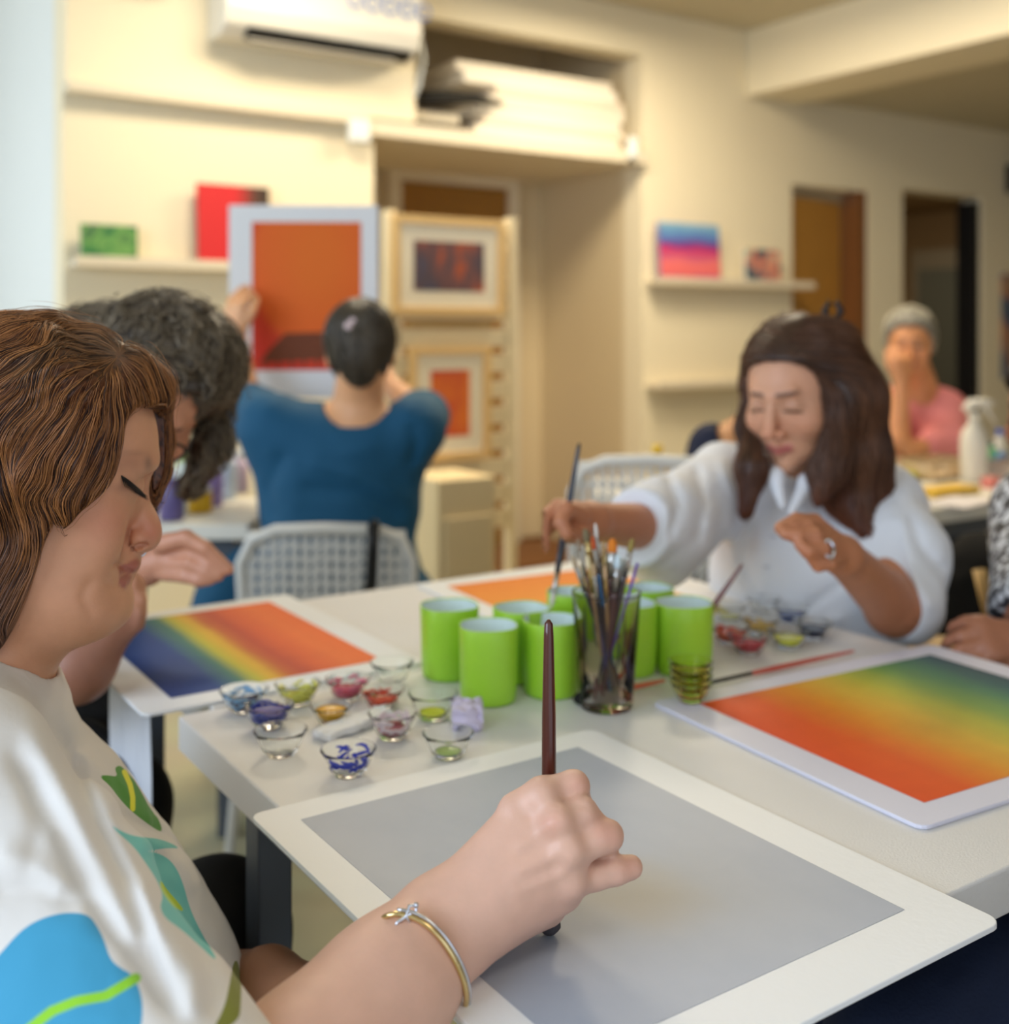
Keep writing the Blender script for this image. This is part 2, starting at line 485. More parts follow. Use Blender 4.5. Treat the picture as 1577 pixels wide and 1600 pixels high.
b = MB(); b.box(XL-.001, XL+.1, YW+T, 8.0, 0, 2.75); b.box(-.3, XL, 7.9, 8.0, 0, 2.75); struct(b.build('wall_left', M_white))
b = MB(); b.box(-2.1, 4.25, -2.2, 8.1, 2.75, 2.85); struct(b.build('ceiling', M_ceil))
b = MB(); b.box(4.65, 9.5, -2.2, 4.3, 2.455, 2.56); struct(b.build('ceiling_soffit', M_ceil))
b = MB(); b.box(4.25, 4.65, -2.2, YW-.002, 2.417, 2.95); struct(b.build('beam', M_wall))
b = MB(); b.box(2.4, 9.5, -2.3, -2.2, 0, 2.75); struct(b.build('wall_light_block', M_wall2))  # unseen wall, added and widened to keep outside light off the right side
b = MB(); b.box(9.4, 9.5, -2.2, 4.3, 0, 2.6); struct(b.build('wall_right', M_wall2))
b = MB(); b.box(WX-.1, WX, -2.2, -.5, 0, 2.75); b.box(WX-.1, WX, 2.0, 3.5, 0, 2.75); b.box(WX-.1, WX, 5.3, 8.0, 0, 2.75); b.box(WX-.1, WX, 3.5, 5.3, 0, .85); b.box(WX-.1, WX, 3.5, 5.3, 2.4, 2.75); b.box(WX-.1, WX, -.5, 2.0, 0, .95); b.box(WX-.1, WX, -.5, 2.0, 2.55, 2.75)
struct(b.build('wall_window', M_white))
b = MB()
for yy in (-.5, .3, 1.16, 1.95): b.box(WX-.07, WX-.03, yy, yy+.05, .95, 2.55)
b.box(WX-.07, WX-.03, -.5, 2, .95, 1.0); b.box(WX-.07, WX-.03, -.5, 2, 2.5, 2.55)
struct(b.build('window_1', M_white))
b = MB()
for yy in (3.5, 4.38, 5.25): b.box(WX-.07, WX-.03, yy, yy+.05, .85, 2.4)
struct(b.build('added_window', M_white))  # unseen window, added to go with the extra daylight on the left wall
# dark room behind the second doorway, closet behind the first
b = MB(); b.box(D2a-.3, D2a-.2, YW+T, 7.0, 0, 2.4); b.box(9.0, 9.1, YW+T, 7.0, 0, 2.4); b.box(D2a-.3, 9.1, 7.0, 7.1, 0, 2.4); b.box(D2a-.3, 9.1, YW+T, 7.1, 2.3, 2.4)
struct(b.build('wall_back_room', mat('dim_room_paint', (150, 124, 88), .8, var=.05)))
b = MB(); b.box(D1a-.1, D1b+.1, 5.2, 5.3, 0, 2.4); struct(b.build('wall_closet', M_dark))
def frame(name, x0, x1, y, z1, wd, m, dp=.03):
    b = MB(); b.box(x0-wd, x0, y-dp, y, 0, z1+wd); b.box(x1, x1+wd, y-dp, y, 0, z1+wd); b.box(x0, x1, y-dp, y, z1, z1+wd)
    return struct(b.build(name, m))
# door 1: light wooden leaf, ajar
b = MB(); b.box(0, .52, -.02, .02, .01, 1.93); d = b.build('door_1', M_oak); struct(d); d.location = (D1a+.02, YW+.06, 0); d.rotation_euler.z = .16
b = MB(); b.box(.47, .52, -.035, -.02, .95, 1.15); b.tube([(.49, -.02, 1.05), (.49, -.07, 1.05), (.40, -.07, 1.05)], .008); b.build('door_handle', mat('steel', (170, 170, 168), .3, 1), d)
b = MB(); b.box(D1b-.06, D1b, YW+.005, YW+.13, 0, 1.99); struct(b.build('trim_1', M_dkoak))
# door 2: open doorway with dark door edge and a pale cabinet beyond
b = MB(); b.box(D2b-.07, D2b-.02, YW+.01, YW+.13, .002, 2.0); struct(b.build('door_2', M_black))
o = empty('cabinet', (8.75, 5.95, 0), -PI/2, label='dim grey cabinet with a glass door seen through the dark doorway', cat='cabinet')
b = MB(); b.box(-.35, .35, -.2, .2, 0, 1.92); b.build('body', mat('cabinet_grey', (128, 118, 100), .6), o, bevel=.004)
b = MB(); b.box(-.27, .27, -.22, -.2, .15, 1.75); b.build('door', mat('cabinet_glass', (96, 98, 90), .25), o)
area('back_room_fill', (7.0, 5.6, 2.25), (7.6, 5.8, 0), .3, 14, WARM)  # unseen fill lamp, added to lift the black room beyond the doorway
# alcove door with frame
AX0, AX1 = 2.66, 3.30
b = MB(); b.box(AX0, AX1, 4.925, 4.955, .01, 1.95); d = struct(b.build('door_3', mat('oak_dark_veneer', (150, 106, 44), .5, var=.1, vscale=5)))
frame('door_frame_3', AX0, AX1, 4.955, 1.955, .07, M_ledge, .05)
b = MB(); b.box(XA, AX0-.075, 4.94, 4.959, 0, .10); b.box(AX1+.075, XR-.001, 4.94, 4.959, 0, .10); struct(b.build('baseboard_alcove', M_dkoak))
b = MB(); b.box(3.02, 3.06, 4.915, 4.958, 2.03, 2.055); struct(b.build('trim_4', mat('door_stop_green', (70, 100, 70), .5)))
# shelf slab over the alcove, ledge along the wall
b = MB(); b.box(XA-.05, XR-.002, YW-.05, 4.958, 2.0, 2.06)
o = tag(b.build('alcove_shelf', M_ledge), 'thick cream shelf slab across the alcove above the door', 'shelf')
b = MB(); b.box(XL, XA-.052, YW-.075, YW-.001, 2.035, 2.068); struct(b.build('trim_2', M_ledge))
def ledge(name, x0, x1, z, label):
    b = MB(); b.box(x0, x1, YW-.10, YW-.001, z-.024, z); b.box(x0, x1, YW-.10, YW-.092, z, z+.012)
    return tag(b.build(name, M_ledge, bevel=.002), label, 'shelf')
LZ = 1.452
ledge('picture_ledge', XL+.02, 2.05, LZ, 'long cream picture ledge on the left wall under the green and red pictures')
ledge('picture_ledge', XR+.02, 4.66, LZ, 'cream picture ledge carrying the pink and blue picture right of the alcove')
ledge('picture_ledge', XR+.02, 4.4, .952, 'empty lower cream ledge right of the alcove, partly behind the woman in white')
ledge('picture_ledge', XL+.02, 2.05, .952, 'lower cream ledge on the left wall behind the woman in teal')
# junction box, shelf bracket
b = MB(); b.box(-.045, .045, -.04, 0, -.045, .045)
p = onY(557, 207, YW-.05); tag(b.build('junction_box', M_white, bevel=.012, loc=p), 'small rounded white box on the wall at the left end of the alcove shelf', 'box')
b = MB(); b.box(-.025, .025, -.03, .0, -.05, .05)
p = onY(985, 232, YW-.055); tag(b.build('cable_cover', M_white, bevel=.012, loc=p), 'small white cover at the right end of the alcove shelf', 'box')
# air conditioner
def ac(name, x0, x1, zb, label, hh=.30, slot=True):
    o = empty(name, ((x0+x1)/2, YW-.046, zb), label=label, cat='air conditioner')
    hw = (x1-x0)/2
    prof = [(0, 0), (-.13, .0), (-.19, .035), (-.215, .09), (-.22, hh-.03), (-.19, hh), (0, hh)]
    b = MB(); n = len(prof)
    b.add([(s, y, z) for s in (-hw, hw) for y, z in prof], [tuple(range(n)), tuple(range(n, 2*n))[::-1]]+[(i, n+i, n+(i+1)%n, (i+1)%n) for i in range(n)])
    b.build('housing', mat('ac_plastic', (222, 218, 206), .4), o, bevel=.012)
    if slot:
        b = MB(); b.add([(-hw+.09, -.135, -.003), (hw-.03, -.135, -.003), (hw-.03, -.193, .028), (-hw+.09, -.193, .028), (-hw+.09, -.12, .01), (hw-.03, -.12, .01), (hw-.03, -.18, .035), (-hw+.09, -.18, .035)],
                        [(0,1,2,3), (0,4,5,1), (1,5,6,2), (2,6,7,3), (3,7,4,0), (4,7,6,5)])
        b.build('air_slot', M_black, o)
        b = MB(); b.box(-hw+.10, hw-.10, -.172, -.135, -.012, -.004); b.build('louver', mat('ac_louver', (150, 146, 138), .5), o)
        b = MB()
        for k in range(5):
            cx = .10+k*.075
            b.tube([(cx+.028*math.cos(a*PI/6), -.222, .185+.03*math.sin(a*PI/6)) for a in range(0, 12)], .005, 6)
        b.build('lettering', mat('blue_print', (96, 128, 196), .5), o)
    return o
pL = onY(345, 50, YW-.2); pR = onY(648, 70, YW-.2)
ac('air_conditioner', pL.x, pR.x, 2.275, 'white wall air conditioner with a dark outlet slot at the top of the wall')
ac('wall_unit', XL+.03, XL+.36, 2.44, 'pale grey wall unit whose bottom edge just shows in the top left corner', .25, False)
b = MB(); b.tube([onY(655, 60, YW-.07), onY(662, 90, YW-.06), onY(655, 130, YW-.05), onY(648, 150, YW-.05)], .008, 8)
tag(b.build('cable', M_white, smooth=True), 'thin white cable looping down beside the air conditioner', 'cable')
# boards stored in the niche
rng = random.Random(4)
z = 2.061
for k in range(7):
    th = [.05, .045, .04, .05, .04, .05, .042][k]
    x0 = [2.62, 2.66, 2.62, 2.68, 2.72, 2.56, 2.53][k]; x1 = [3.43, 3.46, 3.44, 3.46, 3.45, 3.42, 3.40][k]
    b = MB(); b.box(x0, x1, YW+.02+rng.random()*.03, 4.8, z, z+th)
    o = b.build('stored_board', mat('foam_board_%d' % (k % 3), [(236, 226, 206), (226, 212, 190), (240, 232, 214)][k % 3], .7), bevel=.004)
    tag(o, ['bottom', 'second lowest', 'third lowest', 'middle', 'third highest', 'second highest', 'top'][k]+' white board of the stack stored in the niche', 'board', 'white boards stacked in the niche over the alcove')
    z += th+.001
b = MB(); b.box(2.30, 2.60, YW+.05, 4.7, 2.061, 2.10); tag(b.build('storage_box', mat('dark_box', (70, 62, 48), .7), bevel=.004), 'low dark box at the left end of the niche', 'box')
b = MB(); b.box(2.29, 2.55, YW+.05, 4.6, 2.101, 2.15); tag(b.build('white_tray', mat('tray_w', (200, 190, 168), .6), bevel=.004), 'off-white tray lying on the dark box in the niche', 'tray')
b = MB(); b.tube([(2.34, YW+.03, 2.19), (2.44, YW-.0, 2.20), (2.58, YW-.02, 2.21), (2.72, YW-.02, 2.20)], [.035, .035, .025, .012], 10)
b.tube([(2.34, YW+.1, 2.19), (2.40, YW+.2, 2.26), (2.42, YW+.3, 2.3)], [.035, .04, .03], 10)
o = b.build('fabric_bag', mat('black_fabric', (34, 32, 28), .9, var=.1), smooth=True); o.location = (0, 0, 0)
tag(o, 'dark cloth bag with a strap lying on the tray in the niche', 'bag')

# ------------------------------------------------------------------ pictures
def quad_mat_noise(name, cols, scale=3, stretch=(1, 1, 1)):
    m, nt, b = new_mat(name)
    tc = nt.nodes.new('ShaderNodeTexCoord'); mp = nt.nodes.new('ShaderNodeMapping'); mp.inputs['Scale'].default_value = stretch
    n = nt.nodes.new('ShaderNodeTexNoise'); n.inputs['Scale'].default_value = scale; n.inputs['Detail'].default_value = 6
    nt.links.new(tc.outputs['Object'], mp.inputs[0]); nt.links.new(mp.outputs[0], n.inputs['Vector'])
    r = nt.nodes.new('ShaderNodeValToRGB'); nt.links.new(n.outputs['Fac'], r.inputs[0])
    e = r.color_ramp.elements
    e[0].position = cols[0][0]; e[0].color = (*lin(cols[0][1]), 1); e[1].position = cols[-1][0]; e[1].color = (*lin(cols[-1][1]), 1)
    for p, c in cols[1:-1]:
        k = e.new(p); k.color = (*lin(c), 1)
    nt.links.new(r.outputs[0], b.inputs['Base Color']); b.inputs['Roughness'].default_value = .6
    return m
def picture(name, cu, v0, v1, wpx, yw, label, m_img, edge, zb=None, border=0, lean=.06, frame_w=0, m_frame=None, cat='picture', group=None):
    """a small canvas standing on a ledge; v0 top, v1 bottom pixel rows"""
    a = onY(cu-wpx/2, v1, yw); c = onY(cu+wpx/2, v1, yw); t = onY(cu, v0, yw); q = onY(cu, v1, yw)
    wd = abs(c.x-a.x); ht = t.z-q.z
    z = zb if zb is not None else q.z
    o = empty(name, ((a.x+c.x)/2, yw, z), label=label, cat=cat, group=group)
    b = MB(); b.box(-wd/2, wd/2, -.009, .009, 0, ht); e = b.build('canvas', edge, o, bevel=.001)
    b = MB(); bd = border; b.add([(-wd/2+bd, -.0105, bd), (wd/2-bd, -.0105, bd), (wd/2-bd, -.0105, ht-bd), (-wd/2+bd, -.0105, ht-bd)], [(0,1,2,3)])
    im = b.build('painted_image', m_img, o)
    me = im.data; uvl = me.uv_layers.new(name='UVMap')
    for i, q in enumerate([(0,0),(1,0),(1,1),(0,1)]): uvl.data[i].uv = q
    o.rotation_euler.x = -lean
    return o, wd, ht
PY = YW-.065
M_edge = mat('canvas_edge', (228, 222, 208), .7)
picture('small_picture', 170, 345, 400, 88, PY, 'small green landscape picture on the left picture ledge', quad_mat_noise('green_art', [(.3, (20, 70, 60)), (.42, (50, 120, 60)), (.5, (110, 160, 80)), (.6, (60, 110, 60)), (.75, (90, 110, 100))], 14), mat('green_edge', (96, 130, 104), .6), LZ+.001)
m_red = ramp_mat('red_art', [(0, (206, 48, 50)), (.52, (204, 46, 50)), (.78, (90, 60, 50)), (1, (50, 48, 40))], 0, .02)
picture('red_picture', 365, 278, 402, 112, PY, 'red picture with a dark right edge standing behind the held painting', m_red, mat('red_edge', (190, 50, 50), .6), LZ+.001)
m_pk = ramp_mat('sunset_art', [(0, (150, 70, 150)), (.1, (232, 110, 110)), (.3, (240, 120, 120)), (.42, (200, 90, 130)), (.52, (214, 60, 110)), (.62, (120, 60, 140)), (.72, (90, 120, 190)), (.9, (110, 160, 200)), (1, (150, 185, 205))], 1, .12, 2.4)
picture('sunset_picture', 1077, 335, 424, 94, PY, 'pink and blue sunset picture on the ledge right of the alcove', m_pk, mat('blue_edge', (150, 130, 170), .6), LZ+.001)
picture('tiny_picture', 1190, 372, 424, 54, PY, 'tiny picture with orange, grey and dark navy patches near the ledge end', quad_mat_noise('tiny_art', [(.35, (40, 60, 80)), (.45, (90, 110, 120)), (.52, (235, 130, 100)), (.6, (170, 190, 170)), (.7, (60, 80, 100))], 9), M_edge, LZ+.001)
# poster at the right edge, black wall speaker
b = MB(); b.box(-.25, .25, -.012, 0, -.33, .33)
p = onY(1600, 510, YW-.002); o = tag(b.build('poster', quad_mat_noise('poster_art', [(.3, (90, 90, 80)), (.45, (80, 100, 130)), (.52, (190, 130, 90)), (.65, (150, 146, 130))], 5), loc=p), 'framed multicoloured poster cut off by the right edge', 'poster')
b = MB(); b.box(-.12, .12, -.14, 0, -.09, .09); p = onY(1588, 282, YW-.002)
tag(b.build('wall_speaker', M_black, loc=p, bevel=.01), 'black box mounted high on the wall at the right edge', 'speaker')

# ------------------------------------------------------------------ slatted display screen with framed pictures
SY = 3.35
sA = onY(600, 333, SY); sB = onY(803, 333, SY); zt = onY(700, 335, SY).z; zb = onY(760, 825, SY).z
scr = empty('slatted_screen', ((sA.x+sB.x)/2, SY, 0), label='cream slatted wooden display screen hung with two framed pictures', cat='display screen')
M_slat = mat('slat_paint', (232, 216, 178), .6, var=.03)
hw = (sB.x-sA.x)/2
b = MB(); n = 12; pitch = (zt-zb)/n
for k in range(n):
    b.box(-hw+.02, hw-.03, -.012, .008, zb+k*pitch, zb+(k+1)*pitch-.028)
b.build('slats', M_slat, scr, bevel=.002)
for sx in (-hw, hw-.035):
    b = MB(); b.box(sx, sx+.035, -.02, .02, 0.002, zt); b.build('post', M_slat, scr, bevel=.003)
b = MB(); b.box(-hw, hw, -.03, .03, 0.002, .05); b.build('base', M_slat, scr)
b = MB(); b.box(-hw+.10, hw-.10, .009, .014, zb+.30, zt-.02); b.build('back_panel', mat('screen_back', (206, 170, 108), .7), scr)
def framed(cu, v0, v1, u0, u1, label, art, yw=SY-.0215):
    a = onY(u0, v1, yw); c = onY(u1, v0, yw)
    wd = c.x-a.x; ht = c.z-a.z; cx = (a.x+c.x)/2; cz = a.z
    o = empty('framed_picture', (cx, yw, cz), label=label, cat='picture', group=None)
    fw = .028
    b = MB(); b.box(-wd/2, -wd/2+fw, -.022, 0, 0, ht); b.box(wd/2-fw, wd/2, -.022, 0, 0, ht); b.box(-wd/2+fw, wd/2-fw, -.022, 0, 0, fw); b.box(-wd/2+fw, wd/2-fw, -.022, 0, ht-fw, ht)
    b.build('frame', mat('pale_pine', (226, 190, 130), .5, var=.06), o, bevel=.002)
    b = MB(); b.box(-wd/2+fw, wd/2-fw, -.012, -.002, fw, ht-fw); b.build('mount', mat('mount_card', (240, 230, 206), .8), o)
    bd = fw+.055
    b = MB(); b.box(-wd/2+bd, wd/2-bd, -.0135, -.0125, bd, ht-bd); b.build('print', art, o)
    return o
framed(0, 346, 492, 609, 784, 'upper framed picture with a dark purple and orange print on the screen', quad_mat_noise('dusk_art', [(.3, (60, 90, 130)), (.42, (84, 70, 80)), (.52, (120, 78, 76)), (.6, (200, 90, 40)), (.7, (110, 66, 60))], 5, (2, 1, .8)))
framed(0, 540, 724, 636, 762, 'lower framed picture with an orange-red print on the screen', quad_mat_noise('ember_art', [(.3, (190, 66, 56)), (.45, (206, 84, 50)), (.55, (226, 120, 40)), (.65, (206, 90, 60)), (.8, (196, 70, 66))], 4))
# cream cabinet under the screen and brown step
p0 = onz(648, 905, 0); 
b = MB(); cA = onY(640, 800, 3.2); cB = onY(728, 800, 3.2); b.box(cA.x, cB.x, 3.02, 3.28, 0.002, onY(690, 738, 3.2).z); b.box(cA.x+.02, cB.x-.02, 3.008, 3.02, .05, .62)
tag(b.build('side_cabinet', mat('cream_cabinet', (228, 208, 164), .6, var=.03), bevel=.004), 'low cream cabinet standing in front of the slatted screen', 'cabinet')
b = MB(); b.box(2.75, XR-.01, 4.35, 4.85, 0.002, .10); tag(b.build('wooden_step', M_dkoak, bevel=.004), 'low brown wooden step on the alcove floor', 'step')

# ------------------------------------------------------------------ lamps of the room (out of the frame)
for (x, y, e, c) in LAMPS:
    zz = 2.75 if x < 5 else 2.455
    o = empty('ceiling_lamp', (x, y, zz), label='square ceiling light panel above the frame', cat='lamp', group='square ceiling light panels')
    b = MB(); b.box(-.3, .3, -.3, .3, -.025, -.001); b.build('housing', M_white, o)
    b = MB(); b.box(-.28, .28, -.28, .28, -.03, -.0255); b.build('diffuser', mat('lamp_diffuser', (255, 236, 200), .5, emit=2.5), o)
# ------------------------------------------------------------------ tables
TZ = .75
M_top = mat('table_laminate', (226, 225, 224), .45, bump=.25, bscale=500, var=.035, vscale=9)
M_edgew = mat('table_edge_band', (214, 214, 212), .4, var=.02)
M_leg = mat('grey_metal_leg', (78, 84, 92), .4, var=.03)
def table(name, x0, x1, y0, y1, legs, label, top=M_top, z=TZ, leg_m=M_leg, th=.04, ls=.04, loc=None, rz=0):
    cx, cy = (x0+x1)/2, (y0+y1)/2
    o = empty(name, (cx, cy, 0), rz, label=label, cat='table')
    b = MB(); b.box(x0-cx, x1-cx, y0-cy, y1-cy, z-th, z); b.build('tabletop', top, o, bevel=.0025)
    b = MB(); b.box(x0-cx+.05, x1-cx-.05, y0-cy+.06, y1-cy-.05, z-th-.03, z-th-.0005); b.build('under_frame', leg_m, o)
    for lx, ly in legs:
        b = MB(); b.box(lx-cx-ls/2, lx-cx+ls/2, ly-cy-ls/2, ly-cy+ls/2, 0.001, z-th-.0006); b.build('leg', leg_m, o, bevel=.003)
    return o
AX_0 = .412
table('work_table', AX_0, 1.37, .551, 1.308, [(AX_0+.028, 1.098), (1.32, 1.26), (1.32, .62), (1.0, .62)], 'pale grey work table in the foreground with paint bowls and green cups', ls=.037)
table('work_table', .455, 1.42, 1.312, 1.76, [(.49, 1.70), (1.38, 1.70)], 'pale grey work table pushed against the far side of the nearest table')

# ------------------------------------------------------------------ painted boards
M_board = mat('white_board', (233, 236, 239), .5, bump=.15, bscale=120, var=.02, vscale=5)
def board(name, corner, ang, W, H, z, art, label, inner, th=.004, m=M_board, rot3=None):
    """corner = world xy of one corner, ang = direction of side W, H to its left; inner = margins l,r,b,t"""
    o = empty(name, (corner[0], corner[1], z), ang, label=label, cat='painting')
    r = .012; pts = []
    for cx, cy, a0 in ((W-r, r, -90), (W-r, H-r, 0), (r, H-r, 90), (r, r, 180)):
        pts += [(cx+r*math.cos(math.radians(a0+k*22.5)), cy+r*math.sin(math.radians(a0+k*22.5))) for k in range(5)]
    b = MB(); b.prism(pts, 0, th); b.build('board', m, o, bevel=.0008)
    l, rr, bo, t = inner
    b = MB(); b.add([(l, bo, th+.0003), (W-rr, bo, th+.0003), (W-rr, H-t, th+.0003), (l, H-t, th+.0003)], [(0,1,2,3)])
    im = b.build('painted_area', art, o)
    uvl = im.data.uv_layers.new(name='UVMap')
    for i, q in enumerate([(0,0),(1,0),(1,1),(0,1)]): uvl.data[i].uv = q
    return o
BZ = TZ+.0005
def fit(a, bq, H, z):
    A = onz(*a, z); B = onz(*bq, z)
    return (A.x, A.y), math.atan2(B.y-A.y, B.x-A.x), (B-A).length
# foreground board: left corner -> hidden near corner is side H ; use left->top edge as W with H to its right
zz = TZ+.004
L_ = onz(390, 1274, zz); T_ = onz(925, 1139, zz); R_ = onz(1568, 1441, zz)
ang = math.atan2(R_.y-T_.y, R_.x-T_.x)
print('board A', (T_-L_).length, (R_-T_).length, math.degrees(math.atan2(T_.y-L_.y, T_.x-L_.x)), math.degrees(ang))
def grey_art():
    m, nt, b = new_mat('grey_wash')
    uv = nt.nodes.new('ShaderNodeUVMap'); uv.uv_map = 'UVMap'
    n = nt.nodes.new('ShaderNodeTexNoise'); n.inputs['Scale'].default_value = 2.2; n.inputs['Detail'].default_value = 7
    nt.links.new(uv.outputs[0], n.inputs['Vector'])
    r = nt.nodes.new('ShaderNodeValToRGB'); nt.links.new(n.outputs['Fac'], r.inputs[0])
    e = r.color_ramp.elements; e[0].position = .3; e[0].color = (*lin((160, 170, 188)), 1); e[1].position = .7; e[1].color = (*lin((184, 190, 202)), 1)
    # warm lamp reflection painted in as a beige patch near the middle
    d = nt.nodes.new('ShaderNodeVectorMath'); d.operation = 'DISTANCE'; d.inputs[1].default_value = (.50, .36, 0)
    n2 = nt.nodes.new('ShaderNodeTexNoise'); n2.inputs['Scale'].default_value = 3
    nt.links.new(uv.outputs[0], n2.inputs['Vector']); nt.links.new(uv.outputs[0], d.inputs[0])
    ad = nt.nodes.new('ShaderNodeMath'); ad.operation = 'MULTIPLY_ADD'; nt.links.new(n2.outputs['Fac'], ad.inputs[0]); ad.inputs[1].default_value = .2; nt.links.new(d.outputs['Value'], ad.inputs[2])
    mr = nt.nodes.new('ShaderNodeMapRange'); mr.inputs[1].default_value = .12; mr.inputs[2].default_value = .34; mr.inputs[3].default_value = .75; mr.inputs[4].default_value = 0; mr.interpolation_type = 'SMOOTHSTEP'
    nt.links.new(ad.outputs[0], mr.inputs[0])
    mx = nt.nodes.new('ShaderNodeMix'); mx.data_type = 'RGBA'; nt.links.new(mr.outputs[0], mx.inputs[0])
    nt.links.new(r.outputs[0], mx.inputs[6]); mx.inputs[7].default_value = (*lin((176, 170, 160)), 1)
    nt.links.new(mx.outputs[2], b.inputs['Base Color'])
    r2 = nt.nodes.new('ShaderNodeMapRange'); r2.inputs[3].default_value = .38; r2.inputs[4].default_value = .55
    nt.links.new(n.outputs['Fac'], r2.inputs[0]); nt.links.new(r2.outputs[0], b.inputs['Roughness'])
    return m
W1 = (T_-L_).length; H1 = (R_-T_).length
# corner L, side W runs L->T is to the +Y; make corner = near corner N = L+(R-T)
N_ = L_+(R_-T_)
a1 = math.atan2(L_.y-N_.y, L_.x-N_.x)          # N->L is side W, H to its right ... use corner N with W toward R
aR = math.atan2(R_.y-N_.y, R_.x-N_.x)
BA = board('painting_board', (N_.x, N_.y), aR, (R_-N_).length, (L_-N_).length, BZ, grey_art(), 'white board with a grey wash in front of the woman in the floral blouse', (.035, .048, .052, .037), .0045, mat('ivory_board', (240, 242, 244), .45, bump=.15, bscale=120, var=.03, vscale=5))

def board_px(name, p_a, p_b, H, art, label, inner, z=BZ, W=None):
    """p_a->p_b photo pixels of the nearer long side; H the other side, to its left"""
    c, a, w = fit(p_a, p_b, H, z+.004)
    return board(name, c, a, W or w, H, z, art, label, inner)
# left rainbow: near side from (223,1117) to (661,1034); other corner (180,1068)?-(496,922)
c, a, wd = fit((223, 1117), (664, 1034), 0, BZ+.004)
q = onz(496, 922, BZ+.004); e = onz(664, 1034, BZ+.004)
print('board B', wd, (q-e).length)
m_rb = ramp_mat('rainbow_wash', [(0, (6, 56, 124)), (.22, (8, 66, 136)), (.33, (60, 120, 110)), (.40, (190, 186, 60)), (.47, (222, 176, 50)), (.55, (196, 92, 44)), (.62, (190, 72, 44)), (.72, (222, 96, 44)), (.85, (236, 116, 50)), (1, (236, 108, 40))], 0, .035, 2)
board('painting_board', c, a, wd, (q-e).length, BZ, m_rb, 'board painted in blue, yellow and orange bands at the left end of the tables', (.045, .045, .04, .035))
# back orange board
c, a, wd = fit((648, 912), (860, 1010), 0, BZ+.004)
q1 = onz(648, 912, BZ+.004); d = Vector((math.cos(a), math.sin(a), 0))
print('board C ang', math.degrees(a), wd)
m_or = ramp_mat('orange_wash', [(0, (232, 128, 24)), (.45, (238, 150, 40)), (.7, (226, 176, 60)), (1, (200, 190, 60))], 0, .05, 2)
aC = a
board('painting_board', (q1.x, q1.y), aC, .47, .40, BZ, m_or, 'board painted in plain orange and yellow behind the green cups', (.045, .04, .04, .04))
# right rainbow board: left (1017,1095) near (1441,1292)
cC = onz(1017, 1096, BZ+.004); nC = onz(1441, 1293, BZ+.004)
a = math.atan2(nC.y-cC.y, nC.x-cC.x); wd = (nC-cC).length
rC = onz(1577, 1248, BZ+.004); aa = math.atan2(rC.y-nC.y, rC.x-nC.x)
print('board D', wd, math.degrees(a), math.degrees(aa))
m_rb2 = ramp_mat('rainbow_wash_green', [(0, (232, 84, 22)), (.16, (234, 96, 26)), (.32, (232, 150, 40)), (.47, (222, 184, 66)), (.58, (190, 188, 72)), (.70, (130, 164, 84)), (.82, (84, 136, 100)), (.92, (50, 100, 100)), (1, (22, 66, 84))], 1, .05, 1.6)
board('painting_board', (cC.x, cC.y), a, wd, .50, BZ, m_rb2, 'board painted from orange through yellow to dark green at the right', (.035, .035, .045, .045), m=mat('lilac_board', (224, 224, 240), .5, var=.015))
# ------------------------------------------------------------------ cups, glass, bowls
TT = TZ+.0006
def cup_mat():
    m, nt, b = new_mat('green_plastic')
    b.inputs['Base Color'].default_value = (*lin((164, 216, 56)), 1); b.inputs['Roughness'].default_value = .38
    b.inputs['Subsurface Weight'].default_value = .25; b.inputs['Subsurface Scale'].default_value = .01; b.inputs['Subsurface Radius'].default_value = (1, 1, .4)
    b.inputs['Coat Weight'].default_value = .15
    return m
M_cup = cup_mat(); M_cupin = mat('cup_white_inside', (222, 240, 240), .5)
M_water = mat('cloudy_water', (205, 226, 232), .08)
def rsq(r, a, sq=.5):
    """rounded square radius"""
    n = 4
    c, s = abs(math.cos(a)), abs(math.sin(a))
    q = r/((c**n+s**n)**(1/n))
    return r*(1-sq)+q*sq
def make_cup(name, label):
    o = empty(name, label=label, cat='cup', group='green plastic cups on the table')
    n = 48; H = .092
    def ring(r, z, sq=.35): return [(rsq(r, 2*PI*k/n, sq)*math.cos(2*PI*k/n), rsq(r, 2*PI*k/n, sq)*math.sin(2*PI*k/n), z) for k in range(n)]
    def shell(rings, close_a=False, close_b=False):
        b = MB(); v = []; f = []
        for R in rings: v += R
        for i in range(len(rings)-1):
            for k in range(n): f.append((i*n+k, i*n+(k+1)%n, (i+1)*n+(k+1)%n, (i+1)*n+k))
        if close_a: f.append(tuple(range(n))[::-1])
        if close_b: f.append(tuple(range((len(rings)-1)*n, len(rings)*n)))
        b.add(v, f); return b
    out = [ring(.0315, 0, .1), ring(.0330, .0012, .1), ring(.0338, .006, .15), ring(.0350, .03), ring(.0358, .07), ring(.0362, H-.001), ring(.0358, H), ring(.0350, H), ring(.0347, H-.001)]
    shell(out, True).build('body', M_cup, o, smooth=True)
    shell([ring(.0346, H-.0012), ring(.0342, .07), ring(.0332, .03), ring(.0318, .006, .15), ring(.029, .004, .1)], False, True).build('lining', M_cupin, o, smooth=True)
    return o
cup0 = None
